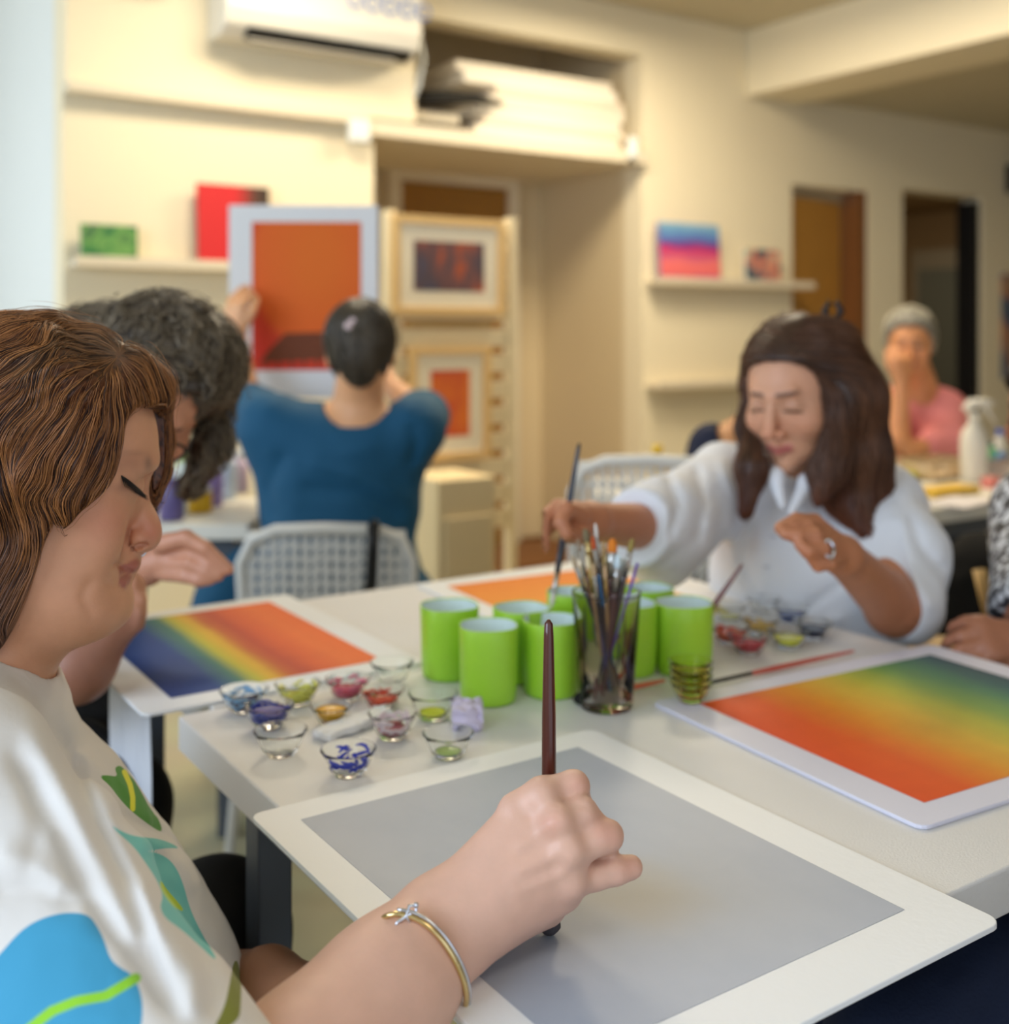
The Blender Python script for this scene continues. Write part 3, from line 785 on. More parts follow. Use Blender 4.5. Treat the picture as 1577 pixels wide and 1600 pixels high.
CUPS = [(702, 1068, 'tall green cup at the left rear of the cup cluster', 0, .3, 1.05), (763, 1108, 'green cup nearest the viewer, left of the brush handle', 0, .1, 1.0),
        (815, 1072, 'green cup hidden behind the two nearest cups', 0, .5, 1.0), (861, 1096, 'green cup standing directly left of the brush tumbler', 0, .2, 1.0),
        (893, 1038, 'green cup farthest back, seen left of the tumbler rim', 0, .0, .95), (984, 1062, 'narrow slice of green cup just right of the tumbler', 0, .3, .98),
        (1012, 1030, 'green cup at the back between tumbler and brush cup', 0, .4, .95), (1068, 1062, 'green cup holding a paint brush at the right of the cluster', 0, .15, 1.06)]
CUPPOS = []
for i, (u, vb, lab, q, rz, sc) in enumerate(CUPS):
    p = onz(u, vb, TT); fwd = c2w(0, 1, 0); p = p+fwd*(.036*sc)
    p = onz(u, vb, TT); p = Vector((p.x, p.y, TT))+c2w((u-788)/F, 1, 0).normalized()*(.0355*sc)
    if cup0 is None: o = cup0 = make_cup('green_cup', lab)
    else: o = copy_tree(cup0); o['label'] = lab
    o.location = p; o.rotation_euler.z = YAW+rz; o.scale = (sc, sc, 1.0)
    CUPPOS.append(p.copy())
print('CUPS', [(round(p.x,3), round(p.y,3)) for p in CUPPOS])

# tumbler
def glass_mat(name, tint=(1, 1, 1), rough=.02):
    m, nt, b = new_mat(name)
    b.inputs['Base Color'].default_value = (*tint, 1); b.inputs['Transmission Weight'].default_value = 1; b.inputs['Roughness'].default_value = rough; b.inputs['IOR'].default_value = 1.17
    return m
M_glass = glass_mat('clear_glass', (.97, .985, .98)); M_smoke = glass_mat('stained_glass', (.84, .79, .75), .04)
tp = onz(947, 1119, TT); tp = Vector((tp.x, tp.y, TT))+c2w((947-788)/F, 1, 0).normalized()*.032
o = empty('glass_tumbler', tp, label='tall smoky glass tumbler packed with used paint brushes', cat='glass')
b = MB(); b.lathe([(0, .001), (.030, .001), (.0318, .004), (.0415, .137), (.0418, .1385), (.0405, .1388), (.0398, .137), (.0303, .012), (0, .010)], 48)
b.build('body', M_smoke, o, smooth=True)
# dried paint smears inside the glass
b = MB()
random.seed(5)
for k in range(26):
    a = random.uniform(0, 2*PI); z0 = random.uniform(.016, .06); z1 = z0+random.uniform(.02, .07)
    pts = []
    for t in range(6):
        z = z0+(z1-z0)*t/5; r = .0303+(.0398-.0303)*(z-.012)/.125-.0012; aa = a+.05*math.sin(t+k)
        pts.append((r*math.cos(aa), r*math.sin(aa), z))
    b.cur = k % 3
    b.tube(pts, [.0008, .0015, .002, .002, .0013, .0006], 6)
b.build('paint_stains', None, o, smooth=True, mats=[mat('stain_a', (70, 64, 92), .5), mat('stain_b', (146, 124, 70), .5), mat('stain_c', (110, 70, 66), .5)])

M_ferr = mat('silver_ferrule', (200, 200, 196), .28, 1); M_gold = mat('brass_ferrule', (206, 180, 120), .3, 1)
def brush(name, tip, top, hr, hcol, label, fl=.03, bl=.012, bcol=(196, 170, 130), ferr=M_ferr, group=None, flat=1.0, L=None, tipr=None, fr=None, belly=1.25):
    """tip: bristle end, top: handle end (world)"""
    tip = Vector(tip); top = Vector(top); d = (top-tip).normalized(); Lh = (top-tip).length
    o = empty(name, tip, label=label, cat='paint brush', group=group)
    q = d.to_track_quat('Z', 'X'); o.rotation_mode = 'QUATERNION'; o.rotation_quaternion = q
    fr = fr or hr*.85; tr = tipr or fr*.6
    b = MB(); b.tube([(0,0,0), (0,0,bl*.3), (0,0,bl*.7), (0,0,bl)], [tr*.5, tr, fr*1.05, fr], 10, flat=flat); b.build('bristles', mat('bristle_%d_%d_%d' % bcol, bcol, .8, var=.1, vscale=200), o, smooth=True)
    b = MB(); b.tube([(0,0,bl), (0,0,bl+.001), (0,0,bl+fl*.3), (0,0,bl+fl*.34), (0,0,bl+fl*.38), (0,0,bl+fl)], [fr*1.02, fr, fr, fr*1.1, fr, fr*1.04], 12, flat=flat); b.build('ferrule', ferr, o, smooth=True)
    z0 = bl+fl; b = MB(); b.tube([(0,0,z0-.001), (0,0,z0+.008), (0,0,z0+(Lh-z0)*.22), (0,0,z0+(Lh-z0)*.6), (0,0,Lh-.012), (0,0,Lh-.003), (0,0,Lh)], [fr, hr, hr*belly, hr, hr*.72, hr*.6, hr*.2], 12)
    b.build('handle', mat('handle_%d_%d_%d' % hcol, hcol, .3, coat=.5, var=.1, vscale=40), o, smooth=True)
    return o
# brushes in the tumbler: handle end down in the glass, bristles up
BR = [  # u_tip, v_tip, handle colour, ferrule silver, radius, lean colour of bristles
 (893, 868, (60, 60, 70), 1, .0028, (180, 160, 130)), (902, 842, (120, 80, 60), 1, .0022, (150, 130, 110)), (914, 826, (90, 84, 70), 0, .0045, (120, 108, 80)),
 (925, 838, (40, 90, 130), 1, .0024, (196, 84, 40)), (936, 858, (36, 92, 130), 1, .0026, (190, 170, 140)), (930, 818, (70, 60, 60), 1, .0022, (216, 210, 204)),
 (918, 868, (150, 120, 80), 0, .0028, (214, 196, 150)), (943, 846, (110, 70, 50), 0, .0024, (196, 160, 110)), (957, 842, (84, 52, 46), 1, .0060, (224, 130, 40)),
 (951, 866, (90, 50, 46), 1, .0042, (214, 226, 232)), (966, 866, (84, 56, 52), 1, .0040, (206, 222, 228)), (974, 872, (70, 44, 44), 1, .0030, (212, 226, 230)),
 (981, 870, (60, 60, 60), 1, .0024, (120, 110, 80)), (906, 882, (130, 110, 80), 0, .0026, (206, 190, 160)), (945, 884, (160, 130, 84), 0, .0022, (206, 170, 130)),
 (988, 842, (60, 50, 50), 1, .0036, (150, 130, 70)), (926, 880, (44, 44, 52), 1, .0026, (190, 160, 120)), (960, 888, (96, 60, 50), 1, .0026, (200, 190, 180))]
tY = (tp.x*SN+tp.y*CS)
random.seed(11)
lab_b = ['leftmost of the brushes standing in the tumbler', 'thin brown brush near the left rim of the tumbler', 'brush with a wide olive-brown head in the tumbler', 'blue-handled brush with an orange-stained tip in the tumbler',
 'teal-handled brush in the middle of the tumbler', 'tallest pale-tipped brush of the tumbler', 'short brush with a brass ferrule in the tumbler, left of middle', 'brown brush with brass ferrule at the centre of the tumbler',
 'brush with a broad bright orange head in the tumbler', 'broad pale blue-white headed brush in the tumbler', 'pale-headed flat brush right of centre in the tumbler', 'pale-headed brush next to the right rim of the tumbler',
 'slim brush with a dark olive tip near the right of the tumbler', 'short cream-tipped brush near the left of the tumbler', 'slim brush with a brass ferrule leaning forward in the tumbler', 'brush with a broad mustard tip at the back right of the tumbler',
 'dark-handled brush among the front brushes of the tumbler', 'short grey-tipped brush in front of the orange-headed brush']
for i, (u, v, hc, sil, r, bc) in enumerate(BR):
    Yt = tY+random.uniform(-.02, .022)
    tip = pw(u, v, Yt)
    off = Vector((tip.x-tp.x, tip.y-tp.y, 0))
    bot = Vector((tp.x, tp.y, TT+.0125+.003)) - off*random.uniform(.2, .5)+Vector((random.uniform(-.006, .006), random.uniform(-.006, .006), 0))
    dd = Vector((bot.x-tp.x, bot.y-tp.y, 0))
    if dd.length > .022: bot -= dd*(1-.022/dd.length)
    # stay inside the rim
    t = (.1385+TT-bot.z)/(tip.z-bot.z); rim = bot.lerp(tip, t); rr = Vector((rim.x-tp.x, rim.y-tp.y, 0))
    if rr.length > .034: 
        bot -= rr.normalized()*(rr.length-.034)/(1-t)*.9
        dd = Vector((bot.x-tp.x, bot.y-tp.y, 0))
        if dd.length > .024: bot -= dd*(1-.024/dd.length)
    brush('paint_brush', tip, bot, r*.9, hc, lab_b[i], fl=.03, bl=.016, bcol=bc, ferr=M_ferr if sil else M_gold, group='brushes standing in the glass tumbler', fr=r, flat=1.0, tipr=r*.9)
p = pw(996, 880, tY-.01); q = Vector((tp.x, tp.y, TT+.02))+c2w(-.006, .0, 0)
b = MB(); b.tube([q, p], [.0014, .0016], 8); tag(b.build('drinking_stick', mat('purple_plastic', (104, 60, 170), .4), smooth=True), 'thin purple stick at the right rim of the brush tumbler', 'stick')

# brush resting in the right cup, brushes lying on the table
ci = CUPPOS[7]
brush('paint_brush', ci+Vector((0, 0, .012))+c2w(-.012, 0, 0), pw(1160, 881, ci.x*SN+ci.y*CS-.01), .0035, (112, 70, 66), 'paint brush leaning in the right-hand green cup', fl=.03, bl=.015, ferr=M_ferr)
z = TT+.006
brush('paint_brush', onz(1120, 1068, z)-c2w(.03, -.0, 0)*.5, onz(1335, 1017, z), .003, (196, 84, 70), 'red-handled brush with a black ferrule lying behind the green and orange board', fl=.07, bl=.01, ferr=M_black, bcol=(30, 28, 28))
z = TT+.007
brush('paint_brush', onz(898, 1093, z), onz(1040, 1063, z), .0035, (206, 96, 70), 'orange-handled brush with a square black head lying behind the tumbler', fl=.022, bl=.018, ferr=M_ferr, bcol=(26, 24, 22), fr=.0062, tipr=.0075)

# glass bowls with paint
def make_bowl(paint=None, fill=.5, R=.027, H=.026, label='', pos=None, glass=M_glass, smear=None, name='glass_bowl', second=None, tilt=None, group='small glass paint bowls on the left half of the table'):
    o = empty(name, pos, label=label, cat='bowl', group=group)
    b = MB()
    prof_o = [(0, .0), (R*.48, .0), (R*.52, .0015), (R*.54, .003)]
    for k in range(1, 6):
        t = k/5; rr = R*(.54+.42*t**.75); zz_ = .003+(H-.005)*t
        prof_o += [(rr-R*.025, zz_-H*.06), (rr, zz_)]
    prof_o += [(R, H-.001), (R*.995, H), (R*.95, H), (R*.93, H-.001)]
    prof_i = [(R*(.50+.40*(k/5)**.75)-.0005, .0045+(H-.006)*k/5) for k in range(5, 0, -1)]+[(R*.44, .0042), (0, .004)]
    b.lathe(prof_o+prof_i, 40); b.build('body', glass, o, smooth=True)
    if paint:
        pz = .0045+(H-.008)*fill
        b = MB(); pr = []
        for k in range(6):
            t = k/5*fill; pr.append((R*(.50+.40*max(t, .001)**.75)-.0012, .0048+(H-.006)*t))
        pr = [(0, .0047)]+pr+[(pr[-1][0]*.8, pr[-1][1]-.001), (0, pr[-1][1]-.0015)]
        b.lathe(pr, 36); b.build('paint', mat('paint_%d_%d_%d' % paint, paint, .22, coat=.3), o, smooth=True)
    if smear:
        b = MB(); n_ = 26
        random.seed(sum(map(ord, label)))
        for k in range(n_):
            a = random.uniform(0, 2*PI); z0 = H*random.uniform(.35, .8); ln_ = random.uniform(.3, 1.1)
            pts = []
            for t in range(5):
                aa = a+ln_*t/4; zq = z0+.0025*math.sin(t+k); tt = max((zq-.0045)/(H-.006), .01); rr = R*(.50+.40*tt**.75)-.0016
                pts.append((rr*math.cos(aa), rr*math.sin(aa), zq))
            b.tube(pts, [.0006, .0016, .002, .0016, .0006], 6)
        b.build('paint_smears', mat('paint_%d_%d_%d' % smear, smear, .3, coat=.3), o, smooth=True)
    return o
def bp(u, v, R, z=TT):
    p = onz(u, v, z); return Vector((p.x, p.y, z))+c2w((u-788)/F, 1, 0).normalized()*(R*.5)
G2 = 'small glass paint bowls beside the woman in white'
BOWLS = [
 (381, 1117, .029, .026, (16, 24, 70), .35, (130, 176, 214), 'glass bowl smeared with light blue and white over navy paint', None),
 (420, 1143, .0285, .026, (26, 42, 140), .75, (40, 60, 160), 'glass bowl of ultramarine blue paint at the left of the table', None),
 (465, 1106, .028, .026, (206, 206, 60), .3, (214, 214, 90), 'glass bowl with thin lemon yellow paint beside the left board', None),
 (517, 1136, .0235, .021, (226, 170, 20), .75, None, 'small glass bowl of golden yellow paint', None),
 (543, 1098, .028, .026, (196, 40, 76), .45, (224, 110, 140), 'glass bowl smeared with crimson and pink paint', None),
 (597, 1113, .0265, .024, (214, 76, 40), .5, (206, 64, 40), 'glass bowl of vermilion paint behind the folded tissue', None),
 (612, 1073, .028, .028, None, 0, None, 'empty clear bowl farthest back, near the left board corner', None),
 (676, 1129, .029, .030, (220, 220, 40), .15, None, 'clear bowl with a drop of bright yellow left of the green cups', None),
 (613, 1160, .0275, .029, (156, 60, 74), .28, (232, 214, 220), 'clear bowl with dull crimson paint at its bottom', None),
 (438, 1187, .0285, .027, None, 0, None, 'empty clear bowl in front of the ultramarine bowl', None),
 (544, 1219, .0285, .027, None, 0, (40, 60, 190), 'clear bowl with thin blue streaks nearest the table edge', None),
 (700, 1190, .0275, .026, (170, 196, 120), .08, None, 'clear bowl with a trace of green at the table edge, rightmost of the left group', None),
 (1141, 1009, .029, .026, (222, 78, 40), .6, (214, 84, 50), 'glass bowl of orange-red paint right of the brush cup', G2),
 (1170, 1026, .029, .026, (190, 36, 50), .55, (210, 84, 90), 'glass bowl of deep red paint nearest in the right group', G2),
 (1188, 996, .029, .026, (232, 180, 40), .5, (224, 190, 90), 'glass bowl of orange-yellow paint in the right group', G2),
 (1232, 1016, .0295, .026, (222, 222, 40), .55, None, 'glass bowl of lemon yellow paint in the right group', G2),
 (1270, 1002, .029, .026, (16, 26, 62), .6, None, 'glass bowl of navy paint at the right end of its group', G2),
 (1236, 978, .027, .026, (60, 84, 150), .6, None, 'glass bowl of blue paint behind the lemon yellow bowl', G2),
 (1140, 974, .027, .026, (220, 222, 150), .2, None, 'clear bowl with pale yellow residue at the back of the right group', G2),
 (1192, 962, .027, .026, None, 0, None, 'empty clear bowl closest to the white shirt', G2)]
for (u, v, R, H, pc_, fl, sm, lab, g) in BOWLS:
    make_bowl(pc_, fl, R, H, lab, bp(u, v, R), smear=sm, group=g or 'small glass paint bowls on the left half of the table')
# stack of bowls on the corner of the right board
M_yg = glass_mat('yellow_stained_glass', (.93, .90, .58), .03)
bz = BZ+.0046
names = ['lowest', 'second', 'third', 'topmost']
for k in range(4):
    p = bp(1079, 1101, .027, bz); p.z = bz+k*.0085
    make_bowl((214, 120, 60) if k == 0 else None, .15, .0265, .024, names[k]+' bowl of the yellow-stained glass stack on the right board corner', p, glass=M_yg, group='stacked glass bowls on the board corner')
# folded tissue, crumpled tissue
def cloth_lump(name, c, ex, m, label, cat, seed, amp=.3, hgt=.02):
    def f(p):
        q = p-np.array(c)
        R = np.array([[math.cos(ex[3]), -math.sin(ex[3]), 0], [math.sin(ex[3]), math.cos(ex[3]), 0], [0, 0, 1]])
        d = s_box(q, (0, 0, ex[2]), (ex[0], ex[1], ex[2]), R, min(ex[2]*.8, .006))
        n1 = vnoise(p*90+seed); n2 = vnoise(p*230+seed)
        return d+amp*(.010*np.abs(n1-.5)*2+.003*np.abs(n2-.5))-amp*.003
    lo = np.array(c)-max(ex[:2])*1.5-.01; hi = np.array(c)+max(ex[:2])*1.5+.01; lo[2] = c[2]-.002; hi[2] = c[2]+ex[2]*2+.01
    P, Q = surf(f, lo, hi, .0012, 6)
    P[:, 2] = np.maximum(P[:, 2], c[2])
    return tag(np_mesh(name, P, Q, m, base=None), label, cat)
M_tis = mat('tissue_white', (236, 236, 238), .85, bump=.2, bscale=300); M_tis2 = mat('tissue_lilac', (214, 206, 232), .85, bump=.2, bscale=300, var=.08, vscale=60)
a = onz(500, 1158, TT); bq = onz(600, 1118, TT)
cc = (a+bq)/2; cloth_lump('folded_tissue', (cc.x, cc.y, TT), (.052, .016, .005, math.atan2(bq.y-a.y, bq.x-a.x)), M_tis, 'folded white tissue lying between the paint bowls', 'tissue', 3, .35)
cc = onz(730, 1132, TT); cloth_lump('crumpled_tissue', (cc.x, cc.y, TT), (.026, .016, .0125, 1.0), M_tis2, 'crumpled lilac-stained tissue in front of the green cups', 'tissue', 9, 1.0)
# foreground brush, held upright, tip on the grey wash
BT = onz(858, 1458, TT+.006)
topb = pw(857, 968, BT.x*SN+BT.y*CS+.004)
FB = brush('paint_brush', BT, topb, .0052, (74, 28, 20), 'dark red-brown wooden brush held upright in the foreground hand', fl=.034, bl=.014, bcol=(70, 66, 70), fr=.0078, tipr=.0085, belly=1.1)
# ================================================================== people
def UV(p):
    """photo pixel of camera-frame points (used to lay out the prints and creases on the cloth)"""
    return 788+F*p[:,0]/p[:,1], 519-F*(p[:,2]-CH)/p[:,1]
C0 = np.array((0, 0, CH))
def pline(x, y, pts):
    d = np.full(x.shape, 1e9); tt = np.zeros(x.shape); n = len(pts)-1
    for i in range(n):
        ax, ay = pts[i]; bx, by = pts[i+1]; ex, ey = bx-ax, by-ay
        t = np.clip(((x-ax)*ex+(y-ay)*ey)/(ex*ex+ey*ey), 0, 1)
        dd = np.hypot(x-ax-ex*t, y-ay-ey*t); m = dd < d
        d = np.where(m, dd, d); tt = np.where(m, (i+t)/n, tt)
    return d, tt
def crease(x, y, pts, w, amp):
    d, t = pline(x, y, pts)
    return amp*np.exp(-(d/w)**2)*sstep(0, .15, t)*sstep(1, .85, t)
def L3(*c): return np.array(lin(c))
def person(name, base, **k):
    bx = c2w(*base)
    o = empty(name, bx, YAW, **k); return o
def march(f, u, v, y0, y1, n=60):
    """first surface point on the photo ray (u,v)"""
    d = np.array(((u-788)/F, 1, -(v-519)/F)); t = y0
    for _ in range(n):
        s = float(f((C0+d*t)[None])[0]); t += s*.8/np.linalg.norm(d)
        if abs(s) < 2e-4 or t > y1: break
    return C0+d*t
def fingers(p, d, hand, k=.006):
    for ch in hand:
        d = smin(d, s_chain(p, [q[0] for q in ch], [q[1] for q in ch], .004), k)
    return d
def mesh_person_part(name, f, lo, hi, h, m, parent, base, colf=None, it=1, B=8):
    P, Q = surf(f, lo, hi, h, B)
    P = relax(P, Q, it, .5) if it else P
    return np_mesh(name, P, Q, m, parent, colf(P) if colf else None, base=base)
M_skin = attr_mat('skin', .48, sss=.12, bump=.12, bscale=420, var=.05, vscale=60)
M_hair = attr_mat('hair', .42, var=.0, spec=.45)
M_lash = mat('eyelash_black', (26, 18, 16), .6)

# ------------------------------------------------------------------ the woman in the floral blouse (left foreground)
Ff = np.array((.953, .303, 0)); Ff /= np.linalg.norm(Ff); Nf = np.array((Ff[1], -Ff[0], 0)); Zf = np.array((0, 0, 1.))
P0 = pc(150, 780, 1.0)
def loc(p):
    q = p-P0; return q@Ff, q[:,2], q@Nf
def pl(u, v, r=0.):
    d = np.array(((u-788)/F, 1, -(v-519)/F)); t = (r-(C0-P0)@Nf)/(d@Nf); return C0+d*t
def pq(u, v, r=0.):
    a = pl(u, v, r)-P0; return (a@Ff, a[2])
def PQ(pts, it=1, r=0.): return smooth_poly([pq(u, v, r) for u, v in pts], it) if it else np.array([pq(u, v, r) for u, v in pts])
FACE = PolyGrid(PQ([(150,548),(190,572),(218,600),(232,632),(239,668),(241,700),(240,720),(236,740),(230,757),(227,772),(224,795),(217,822),(211,848),(213,862),(215,874),(211,884),(203,893),(199,903),(190,912),(192,925),(193,935),(190,947),(180,958),(158,969),(120,987),(80,1006),(45,1020),(10,1012),(-40,970),(-75,900),(-95,800),(-105,700),(-95,620),(-55,550),(0,515),(60,506),(110,520)]))
NOSE = PolyGrid(PQ([(226,752),(230,768),(234,782),(243,798),(251,815),(254,832),(250,848),(240,859),(224,864),(212,862),(203,850),(202,836),(206,815),(212,790),(217,765)]))
ULIP = PolyGrid(PQ([(214,868),(219,877),(217,885),(207,891),(192,885),(172,881),(185,876),(200,872)]))
LLIP = PolyGrid(PQ([(205,892),(205,899),(200,908),(193,908),(188,900),(180,889),(192,888)]))
def fg_head_base(p):
    x, z, r = loc(p); ar = np.abs(r)
    s = FACE(x, z)
    ze, zm, zc = pq(0, 765)[1], pq(0, 862)[1], pq(0, 955)[1]
    mid_ = sstep(ze, zm, z); low = sstep(zm, zc, z)
    n = 2.0-.72*mid_+.35*low
    R = .075+.004*mid_-.030*low; W = .074-.003*mid_-.008*low
    q = np.maximum(s+R, 1e-6); d = (q**n+(ar*R/W+1e-6)**n)**(1/n)-R
    d = d*np.minimum(1, W/R)*(1-.12*mid_*(1-low))
    # broad forehead, cheek, jowl and double chin
    m = np.stack([x, z, ar], 1)
    d = smin(d, s_ell(m, (*pq(178, 690), .022), (.034, .045, .036)), .02)
    d = smin(d, s_ell(m, (*pq(138, 815), .044), (.032, .036, .022)), .018)
    d = smin(d, s_ell(m, (*pq(84, 900), .036), (.046, .042, .032)), .03)
    d = smin(d, s_ell(m, (*pq(98, 950), .012), (.055, .026, .040)), .03)
    d = smin(d, s_ell(m, (*pq(164, 932), .0), (.0135, .017, .021)), .012)
    d = smin(d, s_ell(m, (*pq(192, 872), .0), (.0125, .018, .017)), .012)
    return d
def fg_head(p):
    d = fg_head_base(p)
    x, z, r = loc(p); ar = np.abs(r); m = np.stack([x, z, ar], 1)
    # eye socket then lid
    d = smax(d, -s_ell(m, (*pq(222, 752), .026), (.010, .011, .014)), .014)
    d = smin(d, s_ell(m, (*pq(201, 752), .030), (.0135, .0125, .0150)), .005)
    d = smin(d, s_ell(m, (*pq(222, 716), .026), (.012, .0065, .018)), .012)
    sn = NOSE(x, z); t = sstep(pq(0, 770)[1], pq(0, 838)[1], z)
    Wn = .0085+.0085*t; Rn = .013
    q = np.maximum(sn+Rn, 0); dn = (np.sqrt(q*q+(r*Rn/Wn)**2)-Rn)*np.minimum(1, Wn/Rn)
    d = smin(d, dn, .006)
    d = smin(d, s_ell(m, (*pq(216, 841), .0165), (.0092, .0095, .0068)), .004)
    d = smax(d, -s_ell(m, (*pq(221, 847), .0200), (.0078, .0034, .0085)), .002)
    lipz = np.where(ar < .036, 1, 0)
    d = d-lipz*(.0013*sstep(.0004, -.0030, ULIP(x, z))+.0016*sstep(.0004, -.0030, LLIP(x, z)))
    for P_, W_ in ((ULIP, .024), (LLIP, .019)):
        s = P_(x, z); q = np.maximum(s+.008, 0); d = smin(d, (np.sqrt(q*q+(r*.008/W_)**2)-.008), .0035)
    # creases: mouth line, lid fold, nostril wing, nasolabial, marionette, under-eye
    a, b = 788+F*p[:,0]/p[:,1], 519-F*(p[:,2]-CH)/p[:,1]
    near = sstep(-.005, .004, ar)
    c = crease(a, b, [(168,881),(182,882),(194,888),(209,893)], 2.6, .0030)
    c += crease(a, b, [(188,731),(200,735),(214,741),(222,748)], 2.4, .0012)
    c += crease(a, b, [(186,741),(198,754),(210,763),(220,767)], 2.5, .0016)
    c += crease(a, b, [(207,810),(202,828),(200,843),(204,856),(212,862)], 2.8, .0028)
    c += crease(a, b, [(150,898),(136,916),(128,932),(136,950),(150,968)], 8, .0013)
    c += crease(a, b, [(160,905),(176,918),(192,914)], 5, .0012)
    c += crease(a, b, [(200,770),(190,780),(176,786)], 5, .0008)
    return d+np.where(r > -.01, c, 0)
# neck and trunk
TORSO = PolyGrid(PQ([(34,1024),(58,1056),(84,1090),(122,1150),(152,1166),(186,1194),(205,1222),(222,1250),(250,1298),(284,1334),(303,1368),(330,1410),(353,1450),(374,1490),(385,1530),(387,1570),(380,1620),(362,1700),(320,1790),(60,1850),(-300,1800),(-380,1500),(-360,1250),(-260,1120),(-150,1050),(-70,1010)], 1), .002, .2)
def infl(p, poly, R, W, r0=0.):
    x, z, r = loc(p); s = poly(x, z); q = np.maximum(s+R, 0)
    return (np.sqrt(q*q+((r-r0)*R/W)**2)-R)*min(1, W/R)
SH = pc(-60, 1240, .79); EL = pc(330, 1850, .60); WR = pc(690, 1452, .775)
SHL = pl(-30, 1230, -.17); ELL = pl(250, 1560, -.16); WRL = pc(420, 1536, 1.02)
# right hand, fist round the brush; each finger is its own chain
H = lambda u, v, Y: pc(u, v, Y)
PALM = [([WR, H(806,1285,.800)], (.0270, .0155)), ([WR, H(848,1312,.792)], (.0275, .0165)), ([WR, H(872,1352,.790)], (.0270, .0165)), ([H(735,1440,.785), H(876,1388,.798)], (.0255, .0165)), ([H(765,1432,.80), H(850,1412,.815)], (.021, .0165))]
FING = [
 [(H(806,1268,.802), .0135), (H(848,1243,.806), .0125), (H(896,1229,.812), .0112), (H(903,1258,.838), .0105), (H(880,1292,.856), .0090)],
 [(H(852,1296,.792), .0135), (H(908,1272,.796), .0118), (H(922,1288,.800), .0108), (H(912,1315,.832), .0102), (H(884,1332,.850), .0090)],
 [(H(872,1342,.789), .0135), (H(934,1308,.792), .0116), (H(950,1306,.794), .0105), (H(938,1332,.824), .0100), (H(902,1352,.842), .0088)],
 [(H(876,1380,.796), .0125), (H(932,1366,.798), .0102), (H(962,1360,.800), .0096), (H(986,1355,.804), .0086)],
 [(H(745,1400,.80), .0200), (H(800,1395,.838), .0150), (H(838,1362,.862), .0118), (H(866,1322,.866), .0098)]]
def fg_rhand(p):
    d = s_chain(p, [EL, pc(480, 1680, .68), WR], [.046, .0415, .0285], .03)
    d = smin(d, s_chain(p, [pc(480, 1680, .68), pc(600, 1552, .735), pc(680, 1460, .772)], [.0425, .0385, .0300], .03), .02)
    for (a, b), (ra, rb) in PALM: d = smin(d, s_cone(p, a, b, ra, rb), .016)
    d = fingers(p, d, FING, .0032)
    for u, v, Y in ((846,1246,.797),(872,1284,.782),(890,1330,.779),(893,1376,.784)): d = smin(d, s_sph(p, H(u, v, Y), .0105), .010)
    a, b = 788+F*p[:,0]/p[:,1], 519-F*(p[:,2]-CH)/p[:,1]
    c = crease(a, b, [(905,1256),(918,1262),(932,1260)], 3, .0015)
    c -= crease(a, b, [(800,1330),(840,1300),(868,1282)], 7, .0010)+crease(a, b, [(800,1365),(850,1345),(885,1322)], 7, .0012)+crease(a, b, [(790,1400),(850,1378),(890,1362)], 7, .0009)
    c += crease(a, b, [(800,1345),(850,1322),(880,1305)], 6, .0008)+crease(a, b, [(800,1385),(850,1364),(890,1344)], 6, .0009)
    c += crease(a, b, [(925,1350),(940,1344),(955,1340)], 3, .0010)
    for u, v in ((893, 1222), (925, 1275), (952, 1300), (962, 1352)):
        c += .0004*np.sin((a-u)*1.3)*np.exp(-(((a-u)**2+(b-v)**2)/60))
    return d+c*np.where(p[:,1] < .83, 1, 0)
def fg_lhand(p):
    d = s_chain(p, [SHL, ELL, WRL], [.05, .042, .028], .02)
    pal = pc(480, 1550, .985)
    d = smin(d, s_chain(p, [WRL, pal], [.028, .022], .01), .015)
    for k, (du, dv) in enumerate(((35,-22),(45,-5),(45,12),(38,28))):
        d = smin(d, s_chain(p, [pc(490, 1545+k*8, .98), pc(490+du, 1545+dv, .965), pc(500+du, 1565+dv, .96)], [.010, .009, .008], .004), .006)
    return d
FKN = [pc(338, 1462, 1.24), pl(520, 1900, .12)]
def fg_body(p):
    d = fg_head(p)
    d = smin(d, s_chain(p, [pl(-10, 900), pl(-30, 1010), pl(-70, 1130)], [.056, .058, .075], .03), .022)
    d = smin(d, infl(p, TORSO, .13, .155)+.022, .03)
    d = smin(d, s_chain(p, [pl(-90, 1130), SH], [.06, .052], .02), .04)
    d = smin(d, s_chain(p, [SH, EL], [.052, .046], .02), .02)
    d = smin(d, fg_rhand(p), .012)
    d = smin(d, fg_lhand(p), .012)
    # hips and thighs
    d = smin(d, s_chain(p, [pl(-120, 1800), pl(60, 1830)], [.15, .14], .03), .05)
    for kn in FKN: d = smin(d, s_chain(p, [pl(0, 1850, 0), kn, kn*np.array((1, 1, 0))+(.02, .03, .06)], [.085, .060, .042], .03), .03)
    return d
